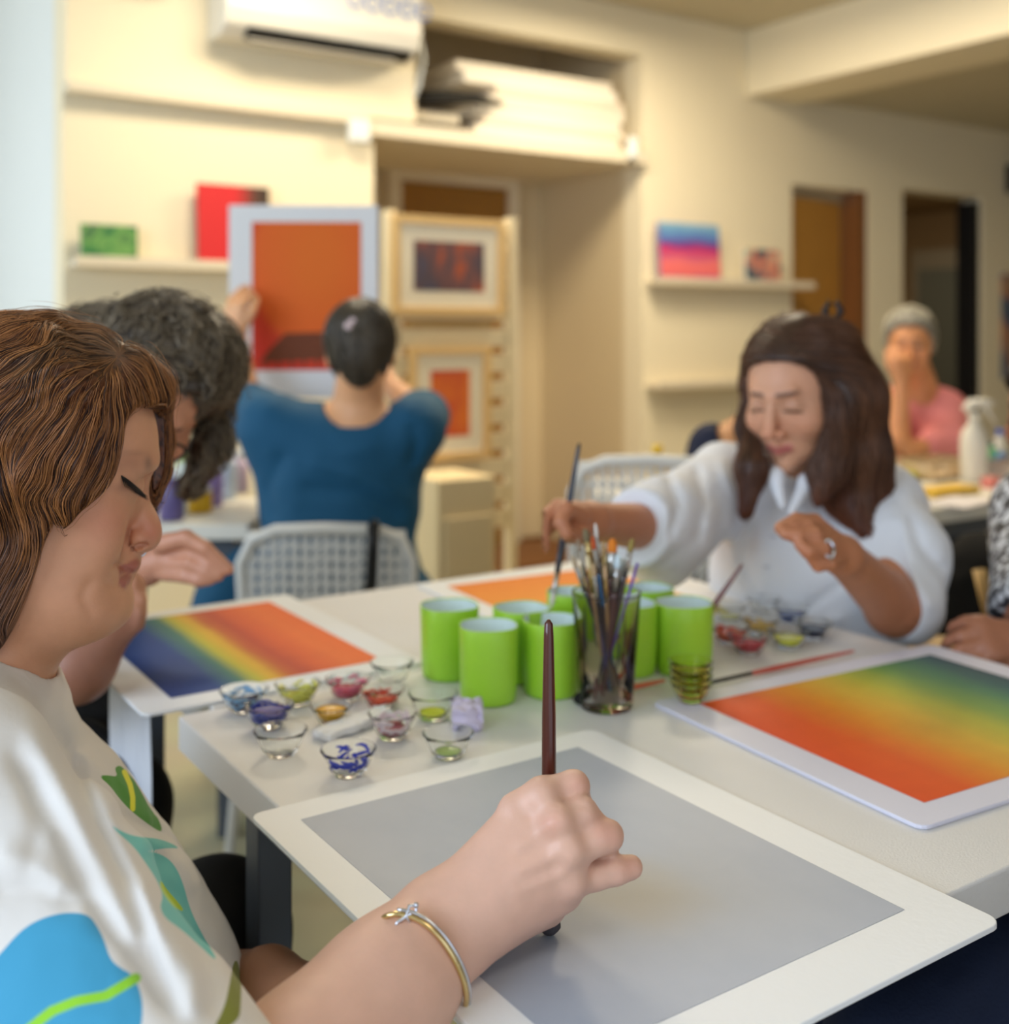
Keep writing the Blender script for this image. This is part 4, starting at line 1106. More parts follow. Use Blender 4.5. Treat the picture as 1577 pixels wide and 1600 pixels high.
FOLDS = [([(60,1085),(110,1180),(150,1290),(190,1370),(215,1440),(240,1520),(300,1620)], 13, -.010), ([(28,1110),(75,1190),(120,1270),(165,1350),(205,1440),(225,1500)], 16, .009),
         ([(0,1150),(50,1230),(95,1300),(135,1390),(170,1440),(235,1520),(290,1610)], 12, -.010), ([(90,1120),(140,1220),(178,1300),(225,1390),(250,1470),(290,1560)], 10, .006),
         ([(172,1262),(215,1288),(262,1306),(300,1335)], 8, -.005), ([(170,1278),(220,1306),(280,1326)], 6, .004), ([(205,1318),(250,1326),(290,1352),(312,1400)], 9, .004),
         ([(250,1360),(300,1450),(330,1540),(335,1600)], 12, -.006), ([(200,1360),(250,1440),(300,1520),(300,1600)], 14, .007), ([(120,1165),(165,1215),(185,1290)], 9, .005),
         ([(-10,1330),(50,1350),(110,1400)], 15, .006), ([(-20,1400),(60,1385),(130,1420)], 12, -.005), ([(40,1180),(60,1290),(40,1380)], 12, -.004)]
def fg_shirt(p):
    d = infl(p, TORSO, .13, .165)
    d = smin(d, s_chain(p, [pl(-100, 1130), SH], [.07, .064], .02), .05)
    d = smin(d, s_chain(p, [pl(-60, 1130), SHL], [.07, .06], .02), .05)
    mid = SH+(EL-SH)*.95
    sl = s_chain(p, [SH, SH+(EL-SH)*.35, mid], [.066, .068, .066], .02)
    d = smin(d, sl, .022)
    d = smin(d, s_chain(p, [SHL, SHL+(ELL-SHL)*.7], [.062, .058], .02), .02)
    a, b = 788+F*p[:,0]/p[:,1], 519-F*(p[:,2]-CH)/p[:,1]
    g = 0
    for pts, w_, am in FOLDS: g = g+crease(a, b, pts, w_*1.35, -am*.6)
    x, z, r = loc(p)
    g = np.where(r > -.06, np.clip(g, -.013, .009), 0)
    d = d+g*.95+.004*(vnoise(p*22+3)-.5)+.0018*(vnoise(p*60)-.5)
    # neck opening, sleeve hems
    d = smax(d, -s_chain(p, [pl(-10, 930), pl(-36, 1010), pl(-40, 1046)], [.075, .070, .062], .01), .004)
    ax_ = (EL-SH)/np.linalg.norm(EL-SH); t = (p-SH)@ax_
    cut = np.where(np.linalg.norm(p-SH-t[:,None]*ax_, axis=1) < .12, t-np.linalg.norm(EL-SH)*.97, -1)
    d = smax(d, cut, .004)
    d = smax(d, pl(0, 1830)[2]-p[:,2], .01)
    return d
def hair_part(f, fmesh, lo, hi, h, flow, nst, colf, parent, base, name='hair', seed=3, it=1, vis=None, **k):
    P, Q = surf(fmesh, lo, hi, h)
    P = relax(P, Q, it)
    rg = np.random.RandomState(seed)
    idx = rg.choice(len(P), nst)
    seeds = P[idx]+rg.randn(nst, 3)*h*.5
    if vis is not None: seeds = seeds[vis(seeds)]
    cs = colf(seeds, rg, True)
    V, Q2, C = strands(f, seeds, flow, cols=cs, seed=seed, **k)
    c1 = colf(P, rg, False)
    return np_mesh(name, np.concatenate([P, V]), np.concatenate([Q, Q2+len(P)]), M_hair, parent, np.concatenate([c1, C]), base=base)
HM = PolyGrid(PQ([(-190,560),(-100,490),(-40,470),(20,468),(80,470),(140,500),(200,540),(245,575),(262,610),(250,618),(225,622),(203,630),(190,648),(185,690),(172,735),(152,755),(126,772),(110,794),(92,788),(74,815),(60,862),(46,905),(22,958),(0,985),(-60,1020),(-160,1000),(-220,850)], 1))
HF = PolyGrid(PQ([(-190,560),(-100,490),(-40,470),(20,468),(80,470),(140,500),(200,540),(245,575),(262,640),(262,780),(236,790),(236,700),(228,640),(190,690),(172,735),(110,794),(74,815),(60,862),(22,958),(0,985),(-60,1020),(-160,1000),(-220,850)], 1))
def fg_hair(p):
    x, z, r = loc(p)
    s = np.where(r > -.012, HM(x, z), HF(x, z))
    base = fg_head_base(p)
    base = smin(base, s_chain(p, [pl(-60, 900), pl(-70, 1000)], [.07, .065], .02), .03)
    t = .0095+.015*sstep(.0, -.05, s)
    a, b = 788+F*p[:,0]/p[:,1], 519-F*(p[:,2]-CH)/p[:,1]
    wv = .0045*(vnoise(np.stack([x*30, z*16, r*20], 1))-.5)*2
    ph = np.hypot(a-190, (b-560))
    an = np.arctan2(b-560, a-190)
    wv += .0022*np.sin(an*26+3*vnoise(np.stack([x*14, z*14, r*10], 1))*4)*sstep(20, 90, ph)
    d = smax(base-t-wv*sstep(.0, -.02, s), s*.9, .008)
    # the lock that falls on the far side of the forehead
    d = smin(d, s_chain(p, [pl(226, 585, -.02), pl(246, 622, -.032), pl(250, 690, -.042), pl(247, 735, -.046), pl(240, 778, -.05)], [.012, .0085, .0075, .007, .004], .01), .012)
    # fringe roll over the top of the forehead
    d = smin(d, s_chain(p, [pl(150, 545, .03), pl(200, 578, .03), pl(236, 604, .005), pl(236, 612, -.02)], [.016, .015, .012, .012], .015), .02)
    return d
def fg_flow(p):
    a, b = 788+F*p[:,0]/p[:,1], 519-F*(p[:,2]-CH)/p[:,1]
    x, z, r = loc(p)
    da, db = a-185, b-555; ds = np.hypot(da, db)+1e-6
    ha, hb = da/ds, db/ds
    g = (ds/85)**1.25
    ha = ha*1.0; hb = hb+g
    # front locks head for the cheek, ends flick forward
    front = sstep(90, 170, a)*sstep(560, 640, b)
    ha = ha+front*(.15-.75*sstep(690, 770, b))
    n = vnoise(np.stack([x*28, z*28, r*20], 1))
    th = .42*np.sin(ds/36+6*n)*sstep(40, 130, ds)
    h2 = ha*np.cos(th)-hb*np.sin(th); b2 = ha*np.sin(th)+hb*np.cos(th)
    far = r < -.015
    h2 = np.where(far & (a > 225), .05, h2); b2 = np.where(far & (a > 225), 1.0, b2)
    return h2[:,None]*Ff-b2[:,None]*Zf
CH1, CH2, CH3, CH4, CH5 = L3(104, 60, 34), L3(188, 126, 70), L3(46, 22, 14), L3(124, 104, 80), L3(130, 98, 84)
def fg_haircol(p, rg, st):
    a, b = 788+F*p[:,0]/p[:,1], 519-F*(p[:,2]-CH)/p[:,1]
    n = len(p); t = rg.rand(n)*.55+.45*vnoise(p*55)
    t2 = rg.rand(n)
    c = CH1[None]*(1-t[:,None])+CH2[None]*t[:,None]
    if not st: c = CH1[None]*.75+CH3[None]*.25+0*c
    dk = (t2 < .22)[:,None]; c = np.where(dk, CH3[None]*1.1, c)
    root = (np.exp(-(((a-150)/60)**2+((b-545)/30)**2))*.5)[:,None]
    c = c*(1-root)+CH4[None]*root*(.6+.5*t[:,None])
    lo = (sstep(740, 900, b)*sstep(110, 30, a)*.7)[:,None]
    c = c*(1-lo)+(CH5[None]*(.35+.65*t[:,None]))*lo
    return c
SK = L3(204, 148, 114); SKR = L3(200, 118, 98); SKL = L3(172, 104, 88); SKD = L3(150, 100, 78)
SH_ = L3(214, 170, 148)
def fg_col(p):
    a, b = 788+F*p[:,0]/p[:,1], 519-F*(p[:,2]-CH)/p[:,1]
    x, z, r = loc(p)
    c = np.repeat(SK[None], len(p), 0)
    def blend(c, w, q): w = w[:,None]; return c*(1-w)+q[None]*w
    g = lambda u, v, su, sv: np.exp(-(((a-u)/su)**2+((b-v)/sv)**2))
    head = z > -.2
    c = blend(c, .55*g(236, 832, 22, 24)*head, SKR)
    c = blend(c, .35*g(165, 815, 50, 40)*head, SKR)
    for P_ in (ULIP, LLIP): c = blend(c, sstep(.0015, -.001, P_(x, z))*(np.abs(r) < .037), SKL)
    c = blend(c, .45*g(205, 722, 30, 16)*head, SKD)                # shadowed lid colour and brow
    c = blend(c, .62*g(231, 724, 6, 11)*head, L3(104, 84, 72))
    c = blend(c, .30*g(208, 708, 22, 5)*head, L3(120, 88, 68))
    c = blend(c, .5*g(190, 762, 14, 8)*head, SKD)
    hand = sstep(.90, .84, p[:,1])*(a > 300)
    c = blend(c, hand, SH_)
    for u, v in ((905,1225),(940,1290),(955,1310),(985,1355),(860,1285)): c = blend(c, .35*g(u, v, 22, 18)*hand, L3(206, 138, 116))
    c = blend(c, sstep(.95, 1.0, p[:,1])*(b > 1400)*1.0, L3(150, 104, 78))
    return c
PRINT = [('print_leaf', [(153,1212),(168,1211),(184,1214),(178,1200),(187,1195),(196,1204),(215,1225),(235,1256),(250,1285),(254,1302),(235,1291),(205,1268),(186,1248),(172,1228)], (74, 140, 48)),
 ('print_band', [(170,1284),(190,1300),(215,1308),(250,1310),(284,1326),(262,1325),(240,1328),(225,1330),(252,1334),(272,1350),(286,1380),(296,1420),(318,1465),(340,1500),(335,1500),(310,1476),(280,1450),(258,1435),(249,1418),(255,1400),(245,1375),(225,1345),(208,1322),(182,1300)], (110, 190, 184)),
 ('print_lime', [(248,1372),(262,1392),(280,1412),(289,1425),(275,1421),(262,1406),(252,1392)], (180, 206, 50)),
 ('print_olive', [(364,1503),(371,1499),(377,1530),(376,1570),(374,1592),(350,1610),(330,1612),(350,1575),(358,1540)], (120, 124, 36)),
 ('print_flower', [(-20,1510),(0,1490),(30,1455),(60,1436),(100,1425),(138,1428),(152,1448),(162,1468),(172,1500),(190,1514),(206,1522),(218,1545),(223,1572),(220,1610),(200,1680),(0,1760),(-160,1760),(-160,1560)], (62, 148, 184))]
STROKES = [('print_vein', [(194,1206),(203,1226),(207,1245),(207,1264)], 4.0, (228, 226, 40)), ('print_stem', [(40,1612),(80,1580),(120,1564),(165,1556),(212,1528)], 8.0, (140, 200, 50))]
def shirt_mat():
    m, nt, b = new_mat('floral_blouse_cloth')
    base = nt.nodes.new('ShaderNodeRGB'); base.outputs[0].default_value = (*lin((214, 209, 203)), 1); out = base.outputs[0]
    for nm, col in [(q[0], q[2]) for q in PRINT]+[(q[0], q[3]) for q in STROKES]:
        a = nt.nodes.new('ShaderNodeAttribute'); a.attribute_name = nm
        mr = nt.nodes.new('ShaderNodeMapRange'); mr.inputs[1].default_value = .9; mr.inputs[2].default_value = -.9
        nt.links.new(a.outputs['Fac'], mr.inputs[0])
        mx = nt.nodes.new('ShaderNodeMix'); mx.data_type = 'RGBA'; nt.links.new(mr.outputs[0], mx.inputs[0]); nt.links.new(out, mx.inputs[6]); mx.inputs[7].default_value = (*lin(col), 1)
        out = mx.outputs[2]
    nt.links.new(out, b.inputs['Base Color']); b.inputs['Roughness'].default_value = .8; b.inputs['Sheen Weight'].default_value = .15; b.inputs['Specular IOR Level'].default_value = .25
    tc = nt.nodes.new('ShaderNodeTexCoord'); n = nt.nodes.new('ShaderNodeTexNoise'); n.inputs['Scale'].default_value = 26; n.inputs['Detail'].default_value = 4; n.inputs['Distortion'].default_value = .6
    nt.links.new(tc.outputs['Object'], n.inputs['Vector']); bp = nt.nodes.new('ShaderNodeBump'); bp.inputs['Strength'].default_value = .35; bp.inputs['Distance'].default_value = .004
    nt.links.new(n.outputs['Fac'], bp.inputs['Height']); nt.links.new(bp.outputs['Normal'], b.inputs['Normal'])
    return m
fb = pl(0, 1850); fb[2] = 0
FG = person('person', fb, label='woman in a white blouse with leaf and flower print, painting at the left', cat='person')
lo = np.array((-.75, .50, .20)); hi = np.array((.16, 1.32, 1.26))
P, Q = surf(fg_body, lo, hi, .0024)
P = relax(P, Q, 1)
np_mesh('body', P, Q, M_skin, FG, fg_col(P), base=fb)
P, Q = surf(fg_shirt, (-.75, .50, .40), (-.10, 1.32, 1.0), .0026)
P = relax(P, Q, 1)
a_, b_ = UV(P); att = {}
_x, _z, _r = loc(P)
vis_ = _r > -.02
for nm, poly, col in PRINT: att[nm] = np.where(vis_, s_poly2(a_, b_, smooth_poly(poly, 2)), 50)
for nm, pts, w_, col in STROKES: att[nm] = np.where(vis_, pline(a_, b_, smooth_poly(pts, 0))[0]-w_, 50)
np_mesh('blouse', P, Q, shirt_mat(), FG, base=fb, attrs=att)
hair_part(fg_hair, fg_hair, (-.62, .80, .86), (-.27, 1.16, 1.26), .0028, fg_flow, 22000, fg_haircol, FG, fb, n=16, step=.0052, lift=.0042, wave=.0006, wl=.06, r=.00032,
          vis=lambda s: loc(s)[2] > -.055)
# eyelashes and the eye line, nose stud
EL_ = [(189,743),(195,748),(201,753),(207,758),(213,762),(218,765)]
b = MB()
pts = [Vector(march(fg_head, u, v, .85, 1.2))-Vector(fb)+Vector(-Nf*0) for u, v in EL_]
b.tube([q+Vector(Nf)*.0006 for q in pts], [.0005, .0011, .0014, .0014, .0010, .0004], 6)
for k in range(34):
    t = k/33*4.99; i = int(t); q = pts[i].lerp(pts[i+1], t-i)
    dv = Vector(Ff)*(.0030+.0045*k/33)+Vector((0, 0, -.0085-.002*math.sin(k*2.1)))+Vector(Nf)*.003
    b.tube([q, q+dv*.5+Vector((0, 0, -.0006)), q+dv], [.0005, .0004, .0001], 4)
b.build('eyelashes', M_lash, FG, smooth=True)
b = MB(); q = Vector(pl(219, 861, .004))-Vector(fb); 
b.tube([q+Vector(Ff)*.0045*math.cos(a)+Vector((0, 0, .0045*math.sin(a))) for a in np.linspace(-2.6, .2, 9)], .0011, 8); b.build('nose_ring', mat('silver', (210, 212, 220), .2, 1), FG, smooth=True)
# trousers
def fg_trs(p):
    d = s_chain(p, [pl(-120, 1800), pl(60, 1830)], [.158, .148], .03)
    for kn in FKN: d = smin(d, s_chain(p, [pl(0, 1850, 0), kn, kn*np.array((1, 1, 0))+(.02, .03, .06)], [.097, .076, .055], .03), .03)
    return d
mesh_person_part('trousers', fg_trs, (-.75, .55, 0.0), (.25, 1.45, .70), .008, mat('black_trousers', (16, 16, 18), .9, var=.1), FG, fb)
# bangle
def bangle():
    o = empty('bangle', (0, 0, 0), YAW, label='silver and gold bangle with a twisted knot on the painting wrist', cat='bracelet')
    c = pc(655, 1512, .758); ax_ = (WR-pc(480, 1680, .68)); ax_ /= np.linalg.norm(ax_)
    # ring passes through these photo points on the near side
    px = [(590,1444),(597,1433),(612,1427),(634,1428),(658,1438),(680,1455),(700,1480),(715,1508),(726,1535),(731,1560),(727,1580),(717,1594)]
    near = []; last = .73
    for u, v in px[1:-1]:
        q = march(fg_rhand, u, v, .55, .9)
        if abs(q[1]-last) > .03: q = pc(u, v, last+.006)
        last = q[1]; near.append(pc(u, v, q[1]-.0045))
    A = pc(*px[0], near[0][1]+.022); Bp = pc(*px[-1], near[-1][1]+.022)
    near = [A]+near+[Bp]; cen = (A+Bp)/2
    dv = cen-C0; dv /= np.linalg.norm(dv)
    far = [q+dv*(2*max(0, (cen-q)@dv)+.002) for q in near[1:-1]][::-1]
    allp = np.array(near+far)
    for _ in range(1): allp = allp*.5+(np.roll(allp, 1, 0)+np.roll(allp, -1, 0))*.25
    o.location = c2w(*cen)
    u_ = (Bp-A)/np.linalg.norm(Bp-A); v2 = -dv; n_ = np.cross(u_, v2); n_ = n_ if n_[2] > 0 else -n_
    m_ = len(allp); pts = []
    for k in range(60):
        t = k/60*m_; i = int(t); f_ = t-i
        a0, a1, a2, a3 = [allp[(i+q) % m_] for q in (-1, 0, 1, 2)]
        pts.append(Vector(.5*((2*a1)+(-a0+a2)*f_+(2*a0-5*a1+4*a2-a3)*f_**2+(-a0+3*a1-3*a2+a3)*f_**3)-cen))
    b = MB()
    b.tube(pts[:28], [.0019]*28, 10); b.build('band', mat('pale_gold', (222, 196, 140), .18, 1), o, smooth=True)
    b = MB(); b.tube([q*1.03+Vector(n_)*.0024 for q in pts[6:27]]+pts[28:33], [.0012]*26, 8); b.tube(pts[33:60]+pts[:1], .0012, 8); b.build('thin_band', mat('silver', (210, 212, 220), .2, 1), o, smooth=True)
    b = MB(); q = pts[8]+Vector(v2)*.002
    w1 = Vector(n_)*.010; s1 = Vector(u_)*.004
    b.tube([q+w1+s1*.2, q+w1*.6-s1*.6, q+s1*.3, q-w1*.7-s1*.2, q-w1*1.1+s1*.2], [.0014, .0011, .0012, .001, .0012], 8)
    b.tube([q+w1+s1*.2, q+w1*.7+s1*1.0, q+s1*.2, q+s1*2.2-w1*.15], [.0014, .0011, .0011, .0009], 8)
    b.lathe([(0, -.0019), (.0014, -.0013), (.0019, 0), (.0014, .0013), (0, .0019)], 12, tuple(q-w1*1.15+s1*.2)); b.lathe([(0, -.0019), (.0014, -.0013), (.0019, 0), (.0014, .0013), (0, .0019)], 12, tuple(q+w1+s1*.2))
    b.build('knot', mat('silver', (210, 212, 220), .2, 1), o, smooth=True)
    b = MB()
    for k in range(5):
        q = pts[29+k]; b.tube([q+Vector(u_)*.002*math.cos(a)+Vector(n_ if k % 2 else v2)*.002*math.sin(a) for a in np.linspace(0, 6.28, 9)], .0005, 5)
    b.build('safety_chain', mat('silver', (210, 212, 220), .2, 1), o, smooth=True)
bangle()
# ------------------------------------------------------------------ a general head in its own axes: x right, y front, z up
def axes(fwd, up):
    f = np.asarray(fwd, float); f /= np.linalg.norm(f); u = np.asarray(up, float); u = u-f*(u@f); u /= np.linalg.norm(u)
    return np.stack([np.cross(f, u), f, u], 1)
class Head:
    def __init__(s, c, fwd, up, k=1.0): s.c = np.asarray(c, float); s.R = axes(fwd, up); s.k = k
    def l(s, p): return ((p-s.c)@s.R)/s.k
    def w(s, x, y, z): return s.c+s.R@np.array((x, y, z))*s.k
    def skull(s, l):
        d = s_ell(l, (0, -.018, .030), (.073, .092, .082))
        d = smin(d, s_ell(l, (0, .026, -.020), (.062, .062, .088)), .03)
        return smin(d, s_ell(l, (0, .036, -.076), (.043, .045, .034)), .025)
    def sdf(s, p):
        l = s.l(p); m = l.copy(); m[:,0] = np.abs(m[:,0])
        d = s.skull(l)
        d = smin(d, s_ell(m, (0, .074, -.097), (.017, .015, .016)), .015)
        d = smin(d, s_cone(m, (0, .082, .020), (.032, .074, .024), .009, .008), .012)
        d = smax(d, -s_ell(m, (.030, .096, .003), (.016, .013, .012)), .012)
        d = smin(d, s_ell(m, (.030, .072, .001), (.0150, .0140, .0125)), .004)
        d = smin(d, s_ell(m, (.040, .056, -.030), (.024, .026, .024)), .02)
        d = smin(d, s_chain(m, [(0, .086, .012), (0, .100, -.018), (0, .110, -.034)], [.0065, .0075, .0098], .005), .006)
        d = smin(d, s_ell(m, (.013, .098, -.038), (.0075, .0090, .0070)), .004)
        d = smax(d, -s_ell(m, (.0075, .103, -.0475), (.004, .0055, .004)), .002)
        d = smin(d, s_cone(m, (0, .094, -.061), (.021, .080, -.065), .0062, .003), .005)
        d = smin(d, s_cone(m, (0, .091, -.072), (.018, .080, -.069), .0072, .003), .004)
        d = smax(d, -s_cone(m, (0, .1005, -.0665), (.022, .0870, -.067), .0012, .001), .002)
        d = smin(d, s_ell(m, (.074, -.006, -.012), (.008, .017, .030)), .006)
        return d*s.k
    def hairbase(s, p, t): return (s.skull(s.l(p))-t)*s.k
    def mask(s, p, back=0.):
        l = s.l(p)
        yb = np.interp(l[:,2], [-.2, -.03, .0, .035, .062, .080, .1], [-.01, -.004, .010, .034, .056, .085, .30])-back
        return (l[:,1]-yb)*s.k
    def col(s, p, c, skin, lip=L3(178, 98, 90), brow=L3(70, 46, 36)):
        l = s.l(p); ax = np.abs(l[:,0]); y, z = l[:,1], l[:,2]
        inh = (np.linalg.norm(l, axis=1) < .15)&(y > .05)
        def bl(c, w, q): w = (w*inh)[:,None]; return c*(1-w)+q[None]*w
        c = bl(c, .4*np.exp(-((ax/.02)**2+((z+.036)/.02)**2)), skin*np.array((1.0, .68, .62)))
        c = bl(c, .3*np.exp(-(((ax-.042)/.02)**2+((z+.03)/.02)**2)), skin*np.array((1.0, .72, .66)))
        c = bl(c, sstep(.0085, .0055, np.abs(z+.0665))*sstep(.024, .019, ax), lip)
        c = bl(c, .85*sstep(.0045, .0025, np.abs(z-.0225-.05*(ax-.01)))*sstep(.008, .012, ax)*sstep(.046, .038, ax), brow)
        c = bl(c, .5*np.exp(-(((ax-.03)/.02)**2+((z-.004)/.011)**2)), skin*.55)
        c = bl(c, sstep(.0024, .0010, np.abs(z+.0045+.18*np.maximum(ax-.03, 0)))*sstep(.015, .018, ax)*sstep(.048, .043, ax), L3(24, 16, 14))
        return c
def solid(c): return lambda P: np.repeat(np.asarray(c)[None], len(P), 0)
def cloth_folds(p, a=.004, s=16, seed=0): return a*(vnoise(p*np.array((s, s, s*.6))+seed)-.5)+a*.4*(vnoise(p*s*2.6+seed)-.5)
def bounds(pts, pad):
    a = np.array(pts); return a.min(0)-pad, a.max(0)+pad
def legs(hip, knee_l, knee_r, foot_l, foot_r, r=(.095, .07, .05)):
    def f(p):
        d = s_ell(p, hip, (.19, .15, .12))
        for kn, ft in ((knee_l, foot_l), (knee_r, foot_r)):
            d = smin(d, s_chain(p, [hip, kn, ft], list(r), .03), .04)
            t = np.asarray(ft)+(0, 0, .0)
        return d
    return f
def shoes(parent, base, feet, fwd, m):
    for ft in feet:
        a = np.asarray(ft, float).copy(); a[2] = .045; b_ = a+np.asarray(fwd)*.15; b_[2] = .035
        f = lambda p: np.maximum(s_cone(p, a, b_, .042, .035), -p[:,2]+.002)
        lo, hi = bounds([a, b_], .06); mesh_person_part('shoe', f, lo, hi, .006, m, parent, base)
def simple_hand(wr, dirv, upv, r=1.0, curl=.5, spread=1.0, thumb=1):
    """palm from the wrist along dirv, back of the hand facing upv; returns f(p)"""
    R = axes(dirv, upv); wr = np.asarray(wr, float)
    W = lambda x, y, z: wr+R@(np.array((x, y, z))*r)
    segs = []
    for i, (x, L) in enumerate(((-.030, .070), (-.010, .080), (.010, .074), (.029, .058))):
        kn = (x, .082-.006*abs(i-1), .0); a1 = curl*.7; a2 = curl*1.5
        p1 = (x*(1+.25*spread), kn[1]+L*.48*math.cos(a1), -L*.48*math.sin(a1))
        p2 = (p1[0]*1.03, p1[1]+L*.30*math.cos(a1+a2*.6), p1[2]-L*.30*math.sin(a1+a2*.6))
        p3 = (p2[0], p2[1]+L*.24*math.cos(a1+a2), p2[2]-L*.24*math.sin(a1+a2))
        segs.append(([W(*kn), W(*p1), W(*p2), W(*p3)], [.0105*r, .0092*r, .0082*r, .0072*r]))
    tx = -thumb
    segs.append(([W(tx*.022, .030, -.008), W(tx*.044, .062, -.020), W(tx*.040, .088, -.034), W(tx*.030, .104, -.046)], [.014*r, .0115*r, .0098*r, .0085*r]))
    def f(p):
        d = s_cone(p, W(0, -.02, 0), W(0, .03, 0), .023*r, .022*r)
        for x in (-.026, -.009, .009, .025): d = smin(d, s_cone(p, W(x*.6, .02, 0), W(x, .082, 0), .0165*r, .0125*r), .012)
        for pts, rr in segs: d = smin(d, s_chain(p, pts, rr, .003), .005)
        return d
    return f, W

# ------------------------------------------------------------------ the woman in the white shirt
WH = Head(pc(1244, 612, 1.84), (-.63, -.74, -.28), (-.12, -.10, 1), 1.0)
w_n = pc(1262, 745, 1.95)
wRs, wRe, wRw = pc(1132, 752, 1.97), pc(1035, 826, 1.75), pc(922, 815, 1.55)
wLs, wLe, wLw = pc(1382, 790, 1.88), pc(1398, 948, 1.69), pc(1316, 868, 1.52)
w_f = np.array((-.60, -.80, 0)); w_l = np.array((.80, -.60, 0))
wt = [pc(1260, 800, 1.97), pc(1262, 900, 1.94), pc(1262, 1060, 1.93)]
def w_torso(p, g=0):
    R = np.stack([w_l, -w_f, (0, 0, 1)], 1)
    d = s_ell(p, wt[0]+(0,0,-.01), (.185+g, .115+g, .125), R)
    d = smin(d, s_ell(p, wt[1], (.175+g, .135+g, .15), R), .05)
    return smin(d, s_ell(p, wt[2], (.185+g, .145+g, .16), R), .05)
wRh, _W1 = simple_hand(wRw, (-.80, -.60, .08), (-.35, .3, .9), .98, .95, 1.2, thumb=1)
RH = [  # drooping fingers and a pinch on the brush
 [(pc(905,800,1.52), .0125), (pc(872,792,1.49), .0105), (pc(850,812,1.47), .0095), (pc(848,846,1.46), .0085), (pc(850,856,1.46), .0078)],
 [(pc(900,800,1.53), .0125), (pc(862,800,1.51), .0105), (pc(832,822,1.50), .0092), (pc(818,856,1.50), .0078)],
 [(pc(905,808,1.55), .012), (pc(872,812,1.54), .010), (pc(846,836,1.53), .0088), (pc(836,862,1.53), .0076)],
 [(pc(908,806,1.50), .013), (pc(884,796,1.47), .0108), (pc(876,816,1.455), .0095), (pc(886,834,1.45), .0085)],
 [(pc(915,824,1.52), .014), (pc(906,838,1.49), .0115), (pc(892,838,1.462), .0095), (pc(886,836,1.455), .0085)]]
LHc = [
 [(pc(1290,846,1.50), .0125), (pc(1262,822,1.48), .0105), (pc(1238,822,1.47), .0092), (pc(1218,826,1.46), .0078)],
 [(pc(1296,852,1.49), .0125), (pc(1272,836,1.46), .0105), (pc(1246,838,1.45), .0092), (pc(1226,834,1.45), .0078)],
 [(pc(1302,862,1.49), .0120), (pc(1284,858,1.455), .0105), (pc(1262,862,1.44), .0090), (pc(1250,852,1.44), .0078)],
 [(pc(1310,872,1.49), .0115), (pc(1296,880,1.46), .0095), (pc(1278,884,1.45), .0080), (pc(1268,874,1.445), .0070)],
 [(pc(1300,842,1.52), .0140), (pc(1272,816,1.51), .0115), (pc(1244,812,1.49), .0095), (pc(1220,824,1.468), .0082)]]
def w_body(p):
    d = WH.sdf(p)
    d = smin(d, s_chain(p, [WH.w(0, -.025, -.06), w_n+(0,0,.05), w_n+(0,.03,-.03)], [.050, .050, .065], .02), .02)
    d = smin(d, w_torso(p, -.014), .03)
    d = smin(d, s_chain(p, [w_n+(0,.02,-.03), wRs, wRe, wRw], [.06, .048, .040, .026], .02), .03)
    d = smin(d, s_chain(p, [w_n+(0,.02,-.03), wLs, wLe, wLw], [.06, .050, .042, .026], .02), .03)
    d = smin(d, s_chain(p, [wRw, pc(885, 806, 1.50)], [.026, .022], .01), .012)
    d = smin(d, s_chain(p, [wLw, pc(1288, 854, 1.49)], [.026, .021], .01), .012)
    return fingers(p, fingers(p, d, RH, .005), LHc, .005)
SKW = L3(206, 152, 120)
def w_col(P):
    c = np.repeat(SKW[None], len(P), 0)
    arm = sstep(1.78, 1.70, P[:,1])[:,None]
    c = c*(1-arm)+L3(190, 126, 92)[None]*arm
    return WH.col(P, c, SKW)
